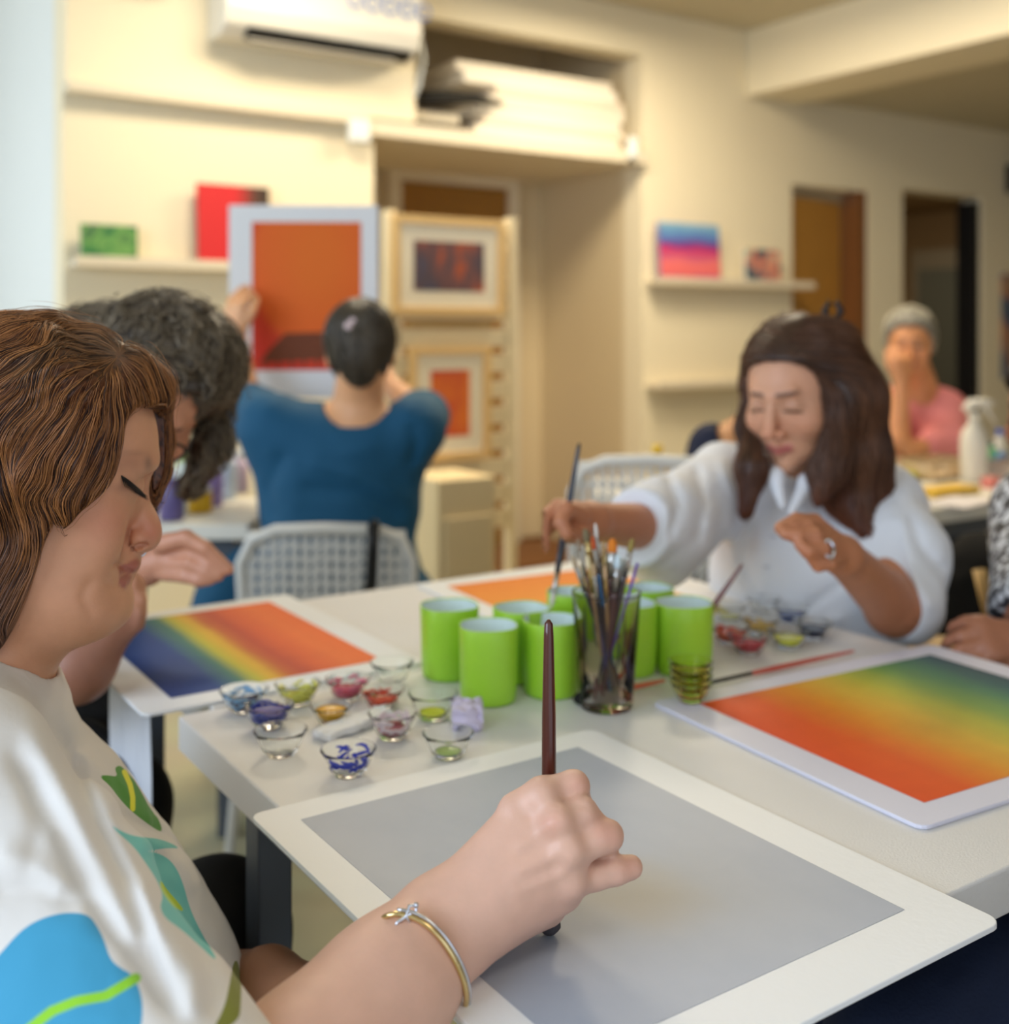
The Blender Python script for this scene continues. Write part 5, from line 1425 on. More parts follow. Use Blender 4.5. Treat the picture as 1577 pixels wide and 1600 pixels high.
def w_shirt(p):
    d = w_torso(p)
    d = smin(d, s_chain(p, [w_n+(0,.02,-.035), wRs], [.072, .062], .02), .05)
    d = smin(d, s_chain(p, [w_n+(0,.02,-.035), wLs], [.072, .062], .02), .05)
    cr = wRe+(wRw-wRe)*.28; d = smin(d, s_chain(p, [wRs, wRe, cr], [.062, .073, .062], .03), .025)
    d = smin(d, s_chain(p, [wRs+(0,0,-.02), wRe+(0,.02,-.05)], [.05, .045], .03), .03)
    cl = wLe+(wLw-wLe)*.10; d = smin(d, s_chain(p, [wLs, (wLs+wLe)/2+(.012,.0,.0), wLe+(.022,.02,.0)], [.060, .072, .060], .03), .025)
    a, b = UV(p); front = p[:,1] < 2.0
    g = crease(a, b, [(1040,735),(1060,790),(1040,850)], 9, .007)+crease(a, b, [(1085,720),(1100,790),(1085,860)], 9, .007)+crease(a, b, [(1120,700),(1150,780),(1140,860),(1160,940)], 10, -.006)
    g += crease(a, b, [(1180,800),(1165,880),(1200,960)], 9, .007)+crease(a, b, [(1330,900),(1290,930),(1250,960)], 9, .006)+crease(a, b, [(1330,960),(1260,985),(1200,975)], 9, -.006)
    g += crease(a, b, [(1420,800),(1440,860),(1480,900)], 10, .007)+crease(a, b, [(1380,860),(1430,900),(1460,960)], 10, -.007)+crease(a, b, [(1010,790),(1000,830),(1010,870)], 7, -.004)
    d = d+g*front+cloth_folds(p, .008, 16)
    # V opening at the collar, cuffs
    d = smax(d, -s_chain(p, [WH.w(0, -.02, -.07), w_n+(0,0,.03)], [.062, .066], .02), .004)
    d = smax(d, -s_chain(p, [pc(1232, 728, 1.86), pc(1236, 760, 1.80), pc(1228, 800, 1.77)], [.030, .022, .006], .01), .004)
    for e, c, q in ((wRe, cr, 1.0), ):
        ax_ = (c-e)/np.linalg.norm(c-e); t = (p-c)@ax_
        d = smax(d, np.where(np.linalg.norm(p-c, axis=1) < .12, t-.028, -1), .004)
    # left cuff: cut along the forearm
    ax_ = (wLw-wLe)/np.linalg.norm(wLw-wLe); t = (p-wLe)@ax_
    d = smax(d, np.where((np.linalg.norm(p-wLe, axis=1) < .14)&(p[:,0] < wLe[0]+.02), t-.012, -1), .006)
    return smax(d, .60-p[:,2], .01)
wb = pc(1260, 1000, 1.95); wb[2] = 0
WP = person('person', wb, label='woman with long dark hair in a loose white shirt dipping a brush', cat='person')
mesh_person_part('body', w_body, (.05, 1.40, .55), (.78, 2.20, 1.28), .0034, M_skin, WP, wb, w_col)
M_shirtw = mat('white_shirt_cotton', (226, 228, 234), .85, bump=.3, bscale=40)
mesh_person_part('shirt', w_shirt, (.15, 1.45, .55), (.95, 2.25, 1.12), .0045, M_shirtw, WP, wb)
b = MB()
for (u, v) in ((1207, 838), (1196, 885), (1190, 930)):
    q = Vector(march(w_shirt, u, v, 1.6, 2.1))-Vector(wb); b.lathe([(0, -.002), (.005, -.001), (.005, .001), (0, .002)], 10, tuple(q+Vector((0, -.002, 0))))
b.build('buttons', mat('pearl_button', (200, 200, 206), .3), WP, smooth=True)
def w_collar(p):
    d = None
    for pts in ([pc(1196,712,1.88), pc(1210,745,1.80), pc(1222,790,1.765)], [pc(1285,730,1.88), pc(1262,755,1.80), pc(1236,800,1.765)]):
        e = s_chain(p, pts, [.014, .015, .006], .01); d = e if d is None else np.minimum(d, e)
    return d
mesh_person_part('collar', w_collar, (.35, 1.72, .84), (.60, 1.95, 1.02), .003, M_shirtw, WP, wb)
wl1 = [pc(1196,545,1.86), pc(1172,600,1.86), pc(1166,665,1.85), pc(1176,730,1.80), pc(1166,800,1.775)]
wl2 = [pc(1296,548,1.80), pc(1326,622,1.80), pc(1334,710,1.82), pc(1330,775,1.82), pc(1355,832,1.76)]
wl3 = [pc(1312,660,1.77), pc(1290,740,1.78), pc(1278,780,1.75)]
def w_hair(p):
    d = smax(WH.hairbase(p, .012), WH.mask(p, .006), .008)
    l = WH.l(p)
    d = smin(d, s_chain(p, wl1, [.016, .011, .013, .022, .008], .02), .012)
    d = smin(d, s_chain(p, wl2, [.050, .056, .052, .040, .012], .02), .03)
    d = smin(d, s_chain(p, wl3, [.022, .024, .008], .02), .02)
    d = smin(d, s_chain(p, [wl2[2], pc(1385,800,1.84), pc(1400,840,1.80)], [.045, .022, .008], .02), .03)
    return d+.004*(vnoise(np.stack([p[:,0]*60, p[:,1]*60, p[:,2]*9], 1))-.5)
def w_flow(p):
    l = WH.l(p); top = sstep(-.01, .06, l[:,2])*(np.linalg.norm(l, axis=1) < .16)
    side = np.sign(l[:,0]+.02)
    dn = np.stack([.12*np.sin(p[:,2]*28+4*vnoise(p*18)), 0*p[:,0], -np.ones(len(p))], 1)
    out = np.outer(side, WH.R[:,0])*.8-WH.R[:,1][None]*.6-WH.R[:,2][None]*.35
    return dn*(1-top[:,None])+out*top[:,None]
def hcol(c1, c2, c3, z0=None, z1=None):
    def f(p, rg, st):
        t = (rg.rand(len(p))*.6+.4*vnoise(p*40))[:,None]
        if not st: t = t*.2
        c = c1[None]*(1-t)+c2[None]*t
        if z0 is not None:
            w = sstep(z0, z1, p[:,2])[:,None]; c = c*(1-w)+c3[None]*(.5+t)*w
        return c
    return f
lo, hi = bounds(wl1+wl2+[WH.c+.12, WH.c-.12, pc(1400,840,1.8)], .06)
hair_part(w_hair, w_hair, lo, hi, .004, w_flow, 5000, hcol(L3(46, 30, 22), L3(120, 78, 52), L3(120, 62, 40), 1.02, .90), WP, wb, n=16, step=.010, lift=.004, wave=.0015, wl=.12, r=.0008)
b = MB(); q = Vector(pc(1301, 490, 1.88))-Vector(wb)
for s_ in (-1, 1):
    b.tube([q+Vector((s_*.004, 0, -.012)), q+Vector((s_*.014, 0, .004)), q+Vector((s_*.006, 0, .020)), q+Vector((s_*.001, 0, .014))], [.005, .006, .004, .002], 8)
b.tube([q+Vector((-.02, .01, -.014)), q+Vector((.02, .01, -.018))], [.005, .004], 8)
b.build('hair_clip', M_black, WP, smooth=True)
b = MB(); q = Vector(LHc[2][1][0])-Vector(wb)+Vector((.008, -.001, .001)); b.tube([q+Vector((.006*math.cos(a), .004*math.sin(a)-.004, .011*math.sin(a))) for a in np.linspace(0, 6.3, 14)], .0025, 6)
b.build('ring', mat('silver', (210, 212, 220), .2, 1), WP, smooth=True)
def w_trs(p): return legs(wt[2]+(0,.02,-.12), pc(1230, 1230, 1.62), pc(1330, 1230, 1.55), pc(1230, 1830, 1.62)*np.array((1,1,0))+(0,0,.06), pc(1330, 1830, 1.55)*np.array((1,1,0))+(0,0,.06))(p)
lo, hi = bounds([wt[2]+(0,0,-.1), pc(1230,1230,1.62), pc(1330,1230,1.55)], .22); lo[2] = .02
mesh_person_part('trousers', w_trs, lo, np.minimum(hi, (9, 9, .70)), .010, mat('navy_trousers', (28, 36, 66), .9, var=.1), WP, wb)
# the brush she holds
brush('paint_brush', pw(861, 951, 1.462), pw(905, 692, 1.485), .0040, (34, 34, 44), 'dark paint brush held over the green cups by the woman in white', fl=.028, bl=.018, bcol=(222, 216, 206))

# ------------------------------------------------------------------ the curly haired woman bent over the left board
CHd = Head(pc(232, 618, 1.55), (.20, -.74, -.60), (.46, -.35, .72), 1.0)
cN = pc(150, 690, 1.72)
cA = [pc(-40, 820, 1.62), pc(30, 1075, 1.42), pc(120, 1040, 1.37), pc(188, 962, 1.38)]
cB = [pc(120, 800, 1.85), pc(80, 905, 1.70), pc(228, 884, 1.60)]
CF = [
 [(pc(262,852,1.60), .0125), (pc(300,846,1.59), .0108), (pc(326,866,1.58), .0095), (pc(342,886,1.57), .0080)],
 [(pc(258,866,1.59), .0125), (pc(300,862,1.57), .0108), (pc(326,880,1.56), .0092), (pc(348,892,1.56), .0078)],
 [(pc(258,880,1.58), .0120), (pc(296,880,1.56), .0100), (pc(322,894,1.555), .0088), (pc(340,902,1.555), .0075)],
 [(pc(256,896,1.58), .0115), (pc(288,900,1.56), .0095), (pc(310,908,1.555), .0082), (pc(328,908,1.555), .0070)],
 [(pc(250,850,1.57), .0140), (pc(290,840,1.56), .0115), (pc(320,856,1.555), .0098), (pc(358,890,1.56), .0078)]]
CG = [[(pc(188,952,1.38), .013), (pc(202,930,1.38), .011), (pc(206,905,1.38), .009), (pc(200,888,1.39), .008)],
 [(pc(192,960,1.39), .013), (pc(214,940,1.39), .011), (pc(216,915,1.39), .009), (pc(208,900,1.40), .008)],
 [(pc(196,972,1.38), .012), (pc(216,958,1.38), .010), (pc(218,938,1.38), .009), (pc(210,925,1.38), .008)],
 [(pc(196,985,1.37), .012), (pc(214,975,1.37), .009), (pc(216,958,1.37), .008), (pc(208,950,1.37), .007)],
 [(pc(170,960,1.37), .014), (pc(176,925,1.37), .011), (pc(186,900,1.38), .009), (pc(192,888,1.38), .008)]]
def c_body(p):
    d = CHd.sdf(p)
    d = smin(d, s_chain(p, [CHd.w(0, -.03, -.05), cN], [.052, .06], .02), .02)
    d = smin(d, s_chain(p, [cN, pc(60, 900, 1.80), pc(60, 1100, 1.80)], [.10, .14, .15], .03), .03)
    d = smin(d, s_chain(p, [cN, cA[0], cA[1], cA[2], cA[3]], [.07, .052, .043, .042, .026], .02), .02)
    d = smin(d, s_chain(p, [cN]+cB, [.07, .05, .042, .027], .02), .02)
    d = smin(d, s_cone(p, cB[-1], pc(262, 872, 1.59), .027, .023), .012)
    d = smin(d, s_cone(p, cA[-1], pc(192, 968, 1.38), .026, .022), .012)
    return fingers(p, fingers(p, d, CF, .003), CG, .003)
SKC = L3(196, 138, 108)
def c_col(P):
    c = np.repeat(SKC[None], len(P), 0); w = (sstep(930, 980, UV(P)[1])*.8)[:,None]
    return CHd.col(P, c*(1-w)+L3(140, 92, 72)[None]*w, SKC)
cb = pc(60, 1100, 1.80); cb[2] = 0
CP = person('person', cb, label='woman with curly dark hair and glasses bending over the far left board', cat='person')
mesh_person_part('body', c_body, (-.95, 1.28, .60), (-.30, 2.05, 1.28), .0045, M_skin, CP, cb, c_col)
def c_top(p):
    d = s_chain(p, [cN+(0,0,-.02), pc(60, 900, 1.80), pc(60, 1100, 1.80)], [.115, .16, .17], .03)
    d = smin(d, s_chain(p, [cN, cA[0], cA[0]*.6+cA[1]*.4], [.09, .07, .06], .02), .03)
    d = smin(d, s_chain(p, [cN]+cB[:2], [.085, .065, .058], .02), .03)
    return smax(d+cloth_folds(p, .008), .60-p[:,2], .01)
mesh_person_part('top', c_top, (-1.1, 1.35, .55), (-.30, 2.15, 1.22), .008, mat('dark_top', (52, 50, 48), .9, var=.2), CP, cb)
def c_trs(p): return legs(pc(20, 1150, 1.85), pc(178, 1262, 1.50), pc(120, 1270, 1.62), pc(178, 1262, 1.50)*np.array((1,1,0))+(0,0,.06), pc(120, 1270, 1.62)*np.array((1,1,0))+(0,0,.06))(p)
mesh_person_part('trousers', c_trs, (-1.1, 1.1, .02), (-.15, 2.1, .75), .010, mat('black_trousers', (16, 16, 18), .9, var=.1), CP, cb)
shoes(CP, cb, [pc(178, 1262, 1.50), pc(120, 1270, 1.62)], (.8, .4, 0), M_black)
def c_hair(p):
    d = smax(CHd.hairbase(p, .018), CHd.mask(p, .020), .008)
    d = smin(d, s_ell(p, CHd.w(-.01, -.035, .035), (.100, .095, .088)), .03)
    d = smin(d, s_chain(p, [CHd.w(.06, .0, .05), pc(338, 640, 1.60), pc(328, 705, 1.60), pc(296, 757, 1.60)], [.016, .013, .022, .016], .02), .02)
    d = smin(d, s_chain(p, [CHd.w(-.05, -.06, .04), pc(150, 560, 1.62), pc(120, 640, 1.66), pc(120, 740, 1.66)], [.06, .075, .08, .05], .03), .03)
    return d+.012*(vnoise(p*55)-.5)+.006*(vnoise(p*120)-.5)
def c_flow(p):
    n1 = vnoise(p*26); n2 = vnoise(p*26+9)
    return np.stack([.9*np.sin(n1*12+p[:,2]*60), .5*np.cos(n2*12), -1.0+1.1*np.sin(n2*9+p[:,0]*50)], 1)
lo, hi = bounds([CHd.c+.13, CHd.c-.13, pc(120,740,1.66), pc(300,755,1.5), pc(110,560,1.62)], .07)
hair_part(c_hair, c_hair, lo, hi, .005, c_flow, 5500, hcol(L3(44, 34, 28), L3(138, 122, 98), None), CP, cb, n=14, step=.006, lift=.008, wave=.004, wl=.03, r=.0009)
# hair behind is gathered with a pale patterned band; glasses
b = MB(); pts = [Vector(CHd.w(x, y, z))-Vector(cb) for x, y, z in ((-.052, .084, .010), (-.045, .096, .014), (-.012, .106, .010), (.012, .106, .010), (.045, .096, .014), (.052, .084, .010))]
for sx in (-1, 1):
    b.tube([Vector(CHd.w(sx*.032+.021*math.cos(a), .100-.02*abs(math.cos(a)*.3), -.002+.018*math.sin(a)))-Vector(cb) for a in np.linspace(0, 6.283, 17)], .0022, 6)
    b.tube([Vector(CHd.w(sx*.053, .096, .004))-Vector(cb), Vector(CHd.w(sx*.078, .02, .006))-Vector(cb)], .0018, 6)
b.tube([Vector(CHd.w(-.011, .104, .002))-Vector(cb), Vector(CHd.w(.011, .104, .002))-Vector(cb)], .002, 6)
b.build('glasses', M_black, CP, smooth=True)
b = MB()
for k in range(9):
    q = Vector(pc(120+k*9, 492+6*math.sin(k*1.7), 1.60))-Vector(cb); b.lathe([(0, -.009), (.008, -.006), (.011, 0), (.008, .006), (0, .009)], 10, tuple(q))
b.build('hair_band', quad_mat_noise('patterned_band', [(.35, (90, 90, 80)), (.5, (216, 206, 196)), (.65, (176, 160, 130))], 90), CP, smooth=True)

# ------------------------------------------------------------------ the woman in teal, seen from behind
BH = Head(pc(563, 548, 2.64), (-.10, .98, .04), (0, -.05, 1), 1.0)
bN = pc(560, 640, 2.66)
bT = [pc(528, 715, 2.68), pc(530, 790, 2.68), pc(525, 900, 2.66)]
bLs, bLe, bLw = pc(425, 668, 2.66), pc(386, 640, 2.84), pc(368, 528, 2.90)
bRs, bRe, bRw = pc(645, 672, 2.66), pc(660, 650, 2.88), pc(606, 600, 2.98)
def b_torso(p, g=0):
    d = s_ell(p, bT[0], (.215+g, .115+g, .13))
    d = smin(d, s_ell(p, bT[1], (.195+g, .125+g, .15)), .05)
    return smin(d, s_ell(p, bT[2], (.205+g, .145+g, .16)), .05)
bLh, _ = simple_hand(bLw, (-.05, .15, 1), (-.6, -.7, .1), 1.0, .5, .6, thumb=-1)
bRh, _ = simple_hand(bRw, (-.5, .3, .8), (.6, -.7, .1), 1.0, .5, .6, thumb=1)
def b_body(p):
    d = BH.sdf(p)
    d = smin(d, s_chain(p, [BH.w(0, -.02, -.05), bN+(0,0,.03), bN+(0,.01,-.06)], [.052, .055, .09], .02), .02)
    d = smin(d, b_torso(p, -.018), .03)
    d = smin(d, s_chain(p, [bN+(0,0,-.08), bLs, bLe, bLw], [.06, .052, .044, .026], .02), .03)
    d = smin(d, s_chain(p, [bN+(0,0,-.08), bRs, bRe, bRw], [.06, .052, .044, .026], .02), .03)
    return smin(smin(d, bLh(p), .01), bRh(p), .01)
SKB = L3(224, 166, 120)
bb = pc(528, 900, 2.66); bb[2] = 0
BP = person('person', bb, label='woman in a teal top seen from behind holding up an orange painting', cat='person')
mesh_person_part('body', b_body, (-.80, 2.35, .55), (.02, 3.15, 1.36), .0058, M_skin, BP, bb, lambda P: BH.col(P, np.repeat(SKB[None], len(P), 0), SKB))
def b_top(p):
    d = b_torso(p)
    d = smin(d, s_chain(p, [bN+(0,0,-.10), bLs, bLe], [.08, .078, .070], .02), .04)
    d = smin(d, s_chain(p, [bN+(0,0,-.10), bRs, bRe], [.08, .078, .070], .02), .04)
    a, b = UV(p)
    g = crease(a, b, [(470,720),(560,745),(660,790)], 9, -.010)+crease(a, b, [(460,760),(550,770),(640,815)], 9, .010)+crease(a, b, [(450,700),(420,760),(430,820)], 10, .010)
    g += crease(a, b, [(640,660),(650,690),(640,730)], 8, .012)+crease(a, b, [(600,690),(540,710),(480,705)], 10, -.006)
    d = d+g*(p[:,1] < 2.7)+cloth_folds(p, .010, 12, 5)
    d = smax(d, -s_chain(p, [BH.w(0, -.02, -.06), bN+(0,0,-.01)], [.065, .082], .02), .006)
    ax_ = (bLe-bLs)/np.linalg.norm(bLe-bLs); d = smax(d, np.where(np.linalg.norm(p-bLe, axis=1) < .14, (p-bLe)@ax_-.045, -1), .006)
    ax_ = (bRe-bRs)/np.linalg.norm(bRe-bRs); d = smax(d, np.where(np.linalg.norm(p-bRe, axis=1) < .14, (p-bRe)@ax_-.045, -1), .006)
    return smax(d, .58-p[:,2], .01)
M_teal = mat('teal_cloth', (12, 78, 112), .8, bump=.3, bscale=30)
mesh_person_part('top', b_top, (-.90, 2.35, .5), (.10, 3.10, 1.16), .008, M_teal, BP, bb)
def b_skirt(p):
    d = s_ell(p, pc(520, 935, 2.66), (.24, .19, .13))
    d = smin(d, s_chain(p, [pc(420, 950, 2.66), pc(385, 960, 3.0), pc(385, 1140, 3.02)], [.11, .10, .11], .03), .05)
    d = smin(d, s_chain(p, [pc(600, 950, 2.66), pc(600, 960, 3.0), pc(600, 1140, 3.02)], [.11, .10, .11], .03), .05)
    d = smin(d, s_chain(p, [pc(400, 880, 2.66), pc(350, 930, 2.58), pc(320, 975, 2.56)], [.06, .06, .045], .03), .05)
    return d+cloth_folds(p, .014, 9, 2)
mesh_person_part('skirt', b_skirt, (-.95, 2.3, .06), (.15, 3.25, .78), .012, M_teal, BP, bb)
shoes(BP, bb, [pc(385, 1140, 3.02), pc(600, 1140, 3.02)], (0, 1, 0), M_black)
def b_hair(p):
    l = BH.l(p)
    d = smax(BH.hairbase(p, .009), BH.mask(p, .0), .006)
    d = smax(d, -.075-l[:,2], .01)
    d = smin(d, s_ell(p, BH.w(0, -.095, -.01), (.045, .035, .070)), .02)
    return smin(d, s_ell(p, BH.w(.01, -.075, .075), (.04, .035, .03)), .02)
def b_flow(p):
    l = BH.l(p)
    return np.outer(-l[:,0]*12+.25*np.sin(l[:,2]*50), BH.R[:,0])+np.outer(np.ones(len(p)), BH.R[:,2])
lo, hi = bounds([BH.c], .16)
hair_part(b_hair, b_hair, lo, hi, .005, b_flow, 3500, hcol(L3(30, 26, 24), L3(104, 92, 74), None), BP, bb, n=12, step=.008, lift=.004, wave=.002, wl=.08, r=.0012)
b = MB()
for k in range(6):
    q = Vector(BH.w(-.022+k*.010, -.110+.004*k, .062+.012*math.sin(k*2)))-Vector(bb); b.lathe([(0, -.011), (.009, -.007), (.012, 0), (.009, .007), (0, .011)], 10, tuple(q))
b.build('hair_clip', mat('pale_pink_clip', (214, 190, 190), .4), BP, smooth=True)
b = MB(); q = Vector(bLw)-Vector(bb); ax_ = Vector(bLw-bLe).normalized(); e1 = ax_.orthogonal().normalized(); e2 = ax_.cross(e1)
b.tube([q-ax_*.03+(e1*math.cos(a)+e2*math.sin(a))*.031 for a in np.linspace(0, 6.283, 20)], .006, 8); b.build('bracelet', mat('white_band', (232, 232, 226), .5), BP, smooth=True)
# the painting she holds
hp = pc(474, 622, 3.03)
ho = empty('painting_board', c2w(*hp), YAW+.03, label='white board with an orange and red painting held up by the woman in teal', cat='painting')
hw_, hh_ = .200, .52
b = MB(); b.box(-hw_, hw_, -.002, .002, 0, hh_); b.build('board', mat('board_white_card', (226, 226, 226), .6), ho, bevel=.0008)
m_h, nt_, b_ = new_mat('orange_sun_art')
tc_ = nt_.nodes.new('ShaderNodeUVMap'); tc_.uv_map = 'UVMap'
nz = nt_.nodes.new('ShaderNodeTexNoise'); nz.inputs['Scale'].default_value = 4; nz.inputs['Detail'].default_value = 5; nt_.links.new(tc_.outputs[0], nz.inputs['Vector'])
ds = nt_.nodes.new('ShaderNodeVectorMath'); ds.operation = 'DISTANCE'; ds.inputs[1].default_value = (.6, .75, 0); nt_.links.new(tc_.outputs[0], ds.inputs[0])
ma = nt_.nodes.new('ShaderNodeMath'); ma.operation = 'MULTIPLY_ADD'; ma.inputs[1].default_value = .12; nt_.links.new(nz.outputs['Fac'], ma.inputs[0]); nt_.links.new(ds.outputs['Value'], ma.inputs[2])
rp = nt_.nodes.new('ShaderNodeValToRGB'); nt_.links.new(ma.outputs[0], rp.inputs[0]); e_ = rp.color_ramp.elements
e_[0].position = .2; e_[0].color = (*lin((222, 104, 4)), 1); e_[1].position = .85; e_[1].color = (*lin((206, 46, 20)), 1)
k_ = e_.new(.62); k_.color = (*lin((222, 94, 4)), 1); k_ = e_.new(.72); k_.color = (*lin((206, 56, 16)), 1)
nt_.links.new(rp.outputs[0], b_.inputs['Base Color']); b_.inputs['Roughness'].default_value = .7
b = MB(); x0, x1, z0, z1 = -hw_+.062, hw_-.045, .075, hh_-.045
b.add([(x0, -.0025, z0), (x1, -.0025, z0), (x1, -.0025, z1), (x0, -.0025, z1)], [(0,1,2,3)]); im = b.build('painted_area', m_h, ho)
uvl = im.data.uv_layers.new(name='UVMap')
for i, q in enumerate([(0,0),(1,0),(1,1),(0,1)]): uvl.data[i].uv = q
b = MB(); b.add([(x0+.02, -.003, z0+.02), (x1, -.003, z0+.035), (x1, -.003, z0+.105), (x0+.09, -.003, z0+.10), (x0+.05, -.003, z0+.06)], [(0,1,2,3,4)])
for k in range(6): b.add([(x0+.03+k*.035, -.0031, z0+.03), (x0+.042+k*.035, -.0031, z0+.03), (x0+.036+k*.035, -.0031, z0-.0+.005)], [(0,2,1)])
b.build('painted_rock', mat('brown_paint', (110, 54, 22), .7, var=.1), ho)

# ------------------------------------------------------------------ the grey haired woman in pink at the far table
PH = Head(pc(1422, 535, 4.02), (-.35, -.90, -.12), (-.05, 0, 1), 1.03)
pN = pc(1432, 600, 4.10); pT = [pc(1430, 665, 4.12), pc(1430, 740, 4.12)]
pE, pW = pc(1402, 690, 3.86), pc(1408, 600, 3.88)
pE2, pW2 = pc(1480, 690, 3.95), pc(1420, 705, 3.84)
pHn, _ = simple_hand(pW, (.06, -.12, 1), (.3, -.9, .1), 1.0, .9, .4)
def p_body(p):
    d = PH.sdf(p)
    d = smin(d, s_chain(p, [PH.w(0, -.02, -.05), pN], [.052, .07], .02), .02)
    d = smin(d, s_ell(p, pT[0], (.17, .10, .15)), .04); d = smin(d, s_ell(p, pT[1], (.17, .12, .16)), .04)
    d = smin(d, s_chain(p, [pc(1375, 640, 4.10), pE, pW], [.05, .042, .028], .02), .02)
    d = smin(d, s_chain(p, [pc(1478, 640, 4.10), pE2, pW2], [.05, .042, .030], .02), .02)
    return smin(d, pHn(p), .01)
SKP = L3(206, 142, 96)
pb = pc(1430, 740, 4.12); pb[2] = 0
PP = person('person', pb, label='grey-haired person in a pink top resting chin on hand at the far table', cat='person')
mesh_person_part('body', p_body, (1.10, 3.65, .55), (1.85, 4.35, 1.36), .0085, M_skin, PP, pb, lambda P: PH.col(P, np.repeat(SKP[None], len(P), 0), SKP))
def p_top(p):
    d = smin(s_ell(p, pT[0], (.19, .12, .16)), s_ell(p, pT[1], (.19, .14, .18)), .04)
    d = smin(d, s_chain(p, [pc(1375, 640, 4.10), pE*.75+pc(1375, 640, 4.10)*.25], [.07, .06], .02), .03)
    d = smin(d, s_chain(p, [pc(1478, 640, 4.10), pE2, pW2*.5+pE2*.5], [.075, .065, .05], .02), .03)
    d = smax(d, -s_chain(p, [PH.w(0, 0, -.07), pN+(0, -.05, -.01), pN+(0,-.12,-.06)], [.06, .06, .03], .02), .006)
    return smax(d+cloth_folds(p, .010, 10), .6-p[:,2], .01)
mesh_person_part('top', p_top, (1.05, 3.65, .55), (1.90, 4.40, 1.12), .011, mat('pink_cotton', (216, 130, 130), .85, var=.05), PP, pb)
def p_hair(p):
    d = smax(PH.hairbase(p, .012), PH.mask(p, -.004), .008)
    d = smax(d, -.04-PH.l(p)[:,2], .01)
    return smin(d, s_ell(p, PH.w(-.02, -.075, .055), (.05, .05, .045)), .02)+.006*(vnoise(p*50)-.5)
lo, hi = bounds([PH.c], .16)
hair_part(p_hair, p_hair, lo, hi, .008, lambda p: np.outer(-np.ones(len(p)), PH.R[:,1])+np.outer(.3*np.sin(p[:,0]*60), PH.R[:,2]), 1200, hcol(L3(96, 92, 84), L3(206, 200, 182), None), PP, pb, n=10, step=.010, lift=.005, wave=.003, wl=.1, r=.0022)
def p_trs(p): return legs(pc(1430, 800, 4.12), pc(1385, 815, 3.75), pc(1470, 815, 3.75), pc(1385, 815, 3.75)*np.array((1,1,0))+(0,0,.06), pc(1470, 815, 3.75)*np.array((1,1,0))+(0,0,.06))(p)
mesh_person_part('trousers', p_trs, (1.0, 3.55, .02), (1.95, 4.4, .68), .014, mat('dark_trousers', (40, 44, 60), .9, var=.1), PP, pb)

# ------------------------------------------------------------------ people mostly cut off: right edge, bottom right, behind the white shirt
RHd = Head(pc(1660, 640, 1.86), (-.90, -.42, -.2), (0, 0, 1), 1.0)
rN = pc(1690, 760, 1.92); rT = [pc(1720, 850, 1.92), pc(1730, 1000, 1.92)]
rS, rE, rW = pc(1626, 800, 1.84), pc(1618, 955, 1.68), pc(1606, 1006, 1.60)
rHn, _ = simple_hand(rW, (-.75, -.25, .16), (.2, -.7, .7), .95, .8, .6)
def r_body(p):
    d = RHd.sdf(p)
    d = smin(d, s_chain(p, [RHd.w(0, -.02, -.05), rN], [.052, .07], .02), .02)
    for t in rT: d = smin(d, s_ell(p, t, (.16, .12, .17)), .05)
    d = smin(d, s_chain(p, [rS, rE, rW], [.05, .042, .028], .02), .03)
    return smin(d, rHn(p), .01)
rb = pc(1720, 1000, 1.92); rb[2] = 0
RP = person('person', rb, label='person in a black and white patterned sleeve cut off by the right edge', cat='person')
SKR2 = L3(170, 112, 84)
mesh_person_part('body', r_body, (.58, 1.42, .55), (1.25, 2.1, 1.26), .006, M_skin, RP, rb, lambda P: RHd.col(P, np.repeat(SKR2[None], len(P), 0), SKR2))
def r_top(p):
    d = smin(s_ell(p, rT[0], (.18, .14, .18)), s_ell(p, rT[1], (.18, .15, .20)), .05)
    d = smin(d, s_chain(p, [rN, rS, rE], [.08, .075, .066], .02), .04)
    ax_ = (rE-rS)/np.linalg.norm(rE-rS); d = smax(d, np.where(np.linalg.norm(p-rE, axis=1) < .14, (p-rE)@ax_-.02, -1), .006)
    d = smax(d, -s_chain(p, [RHd.w(0, 0, -.06), rN], [.062, .07], .02), .006)
    return smax(d+cloth_folds(p, .010, 12), .58-p[:,2], .01)
mesh_person_part('top', r_top, (.58, 1.42, .5), (1.30, 2.15, 1.12), .008, quad_mat_noise('black_white_print', [(.44, (40, 40, 46)), (.5, (120, 120, 124)), (.56, (214, 216, 220))], 75), RP, rb)
def r_hair(p): return smax(RHd.hairbase(p, .014), RHd.mask(p), .008)+.004*(vnoise(p*60)-.5)
lo, hi = bounds([RHd.c], .15)
mesh_person_part('hair', r_hair, lo, hi, .006, mat('dark_hair', (40, 30, 24), .5), RP, rb)
def r_trs(p): return legs(pc(1730, 1100, 1.92), pc(1560, 1230, 1.62), pc(1650, 1230, 1.52), pc(1560, 1230, 1.62)*np.array((1,1,0))+(0,0,.06), pc(1650, 1230, 1.52)*np.array((1,1,0))+(0,0,.06))(p)
mesh_person_part('trousers', r_trs, (.55, 1.3, .02), (1.35, 2.2, .68), .012, mat('black_trousers', (16, 16, 18), .9, var=.1), RP, rb)
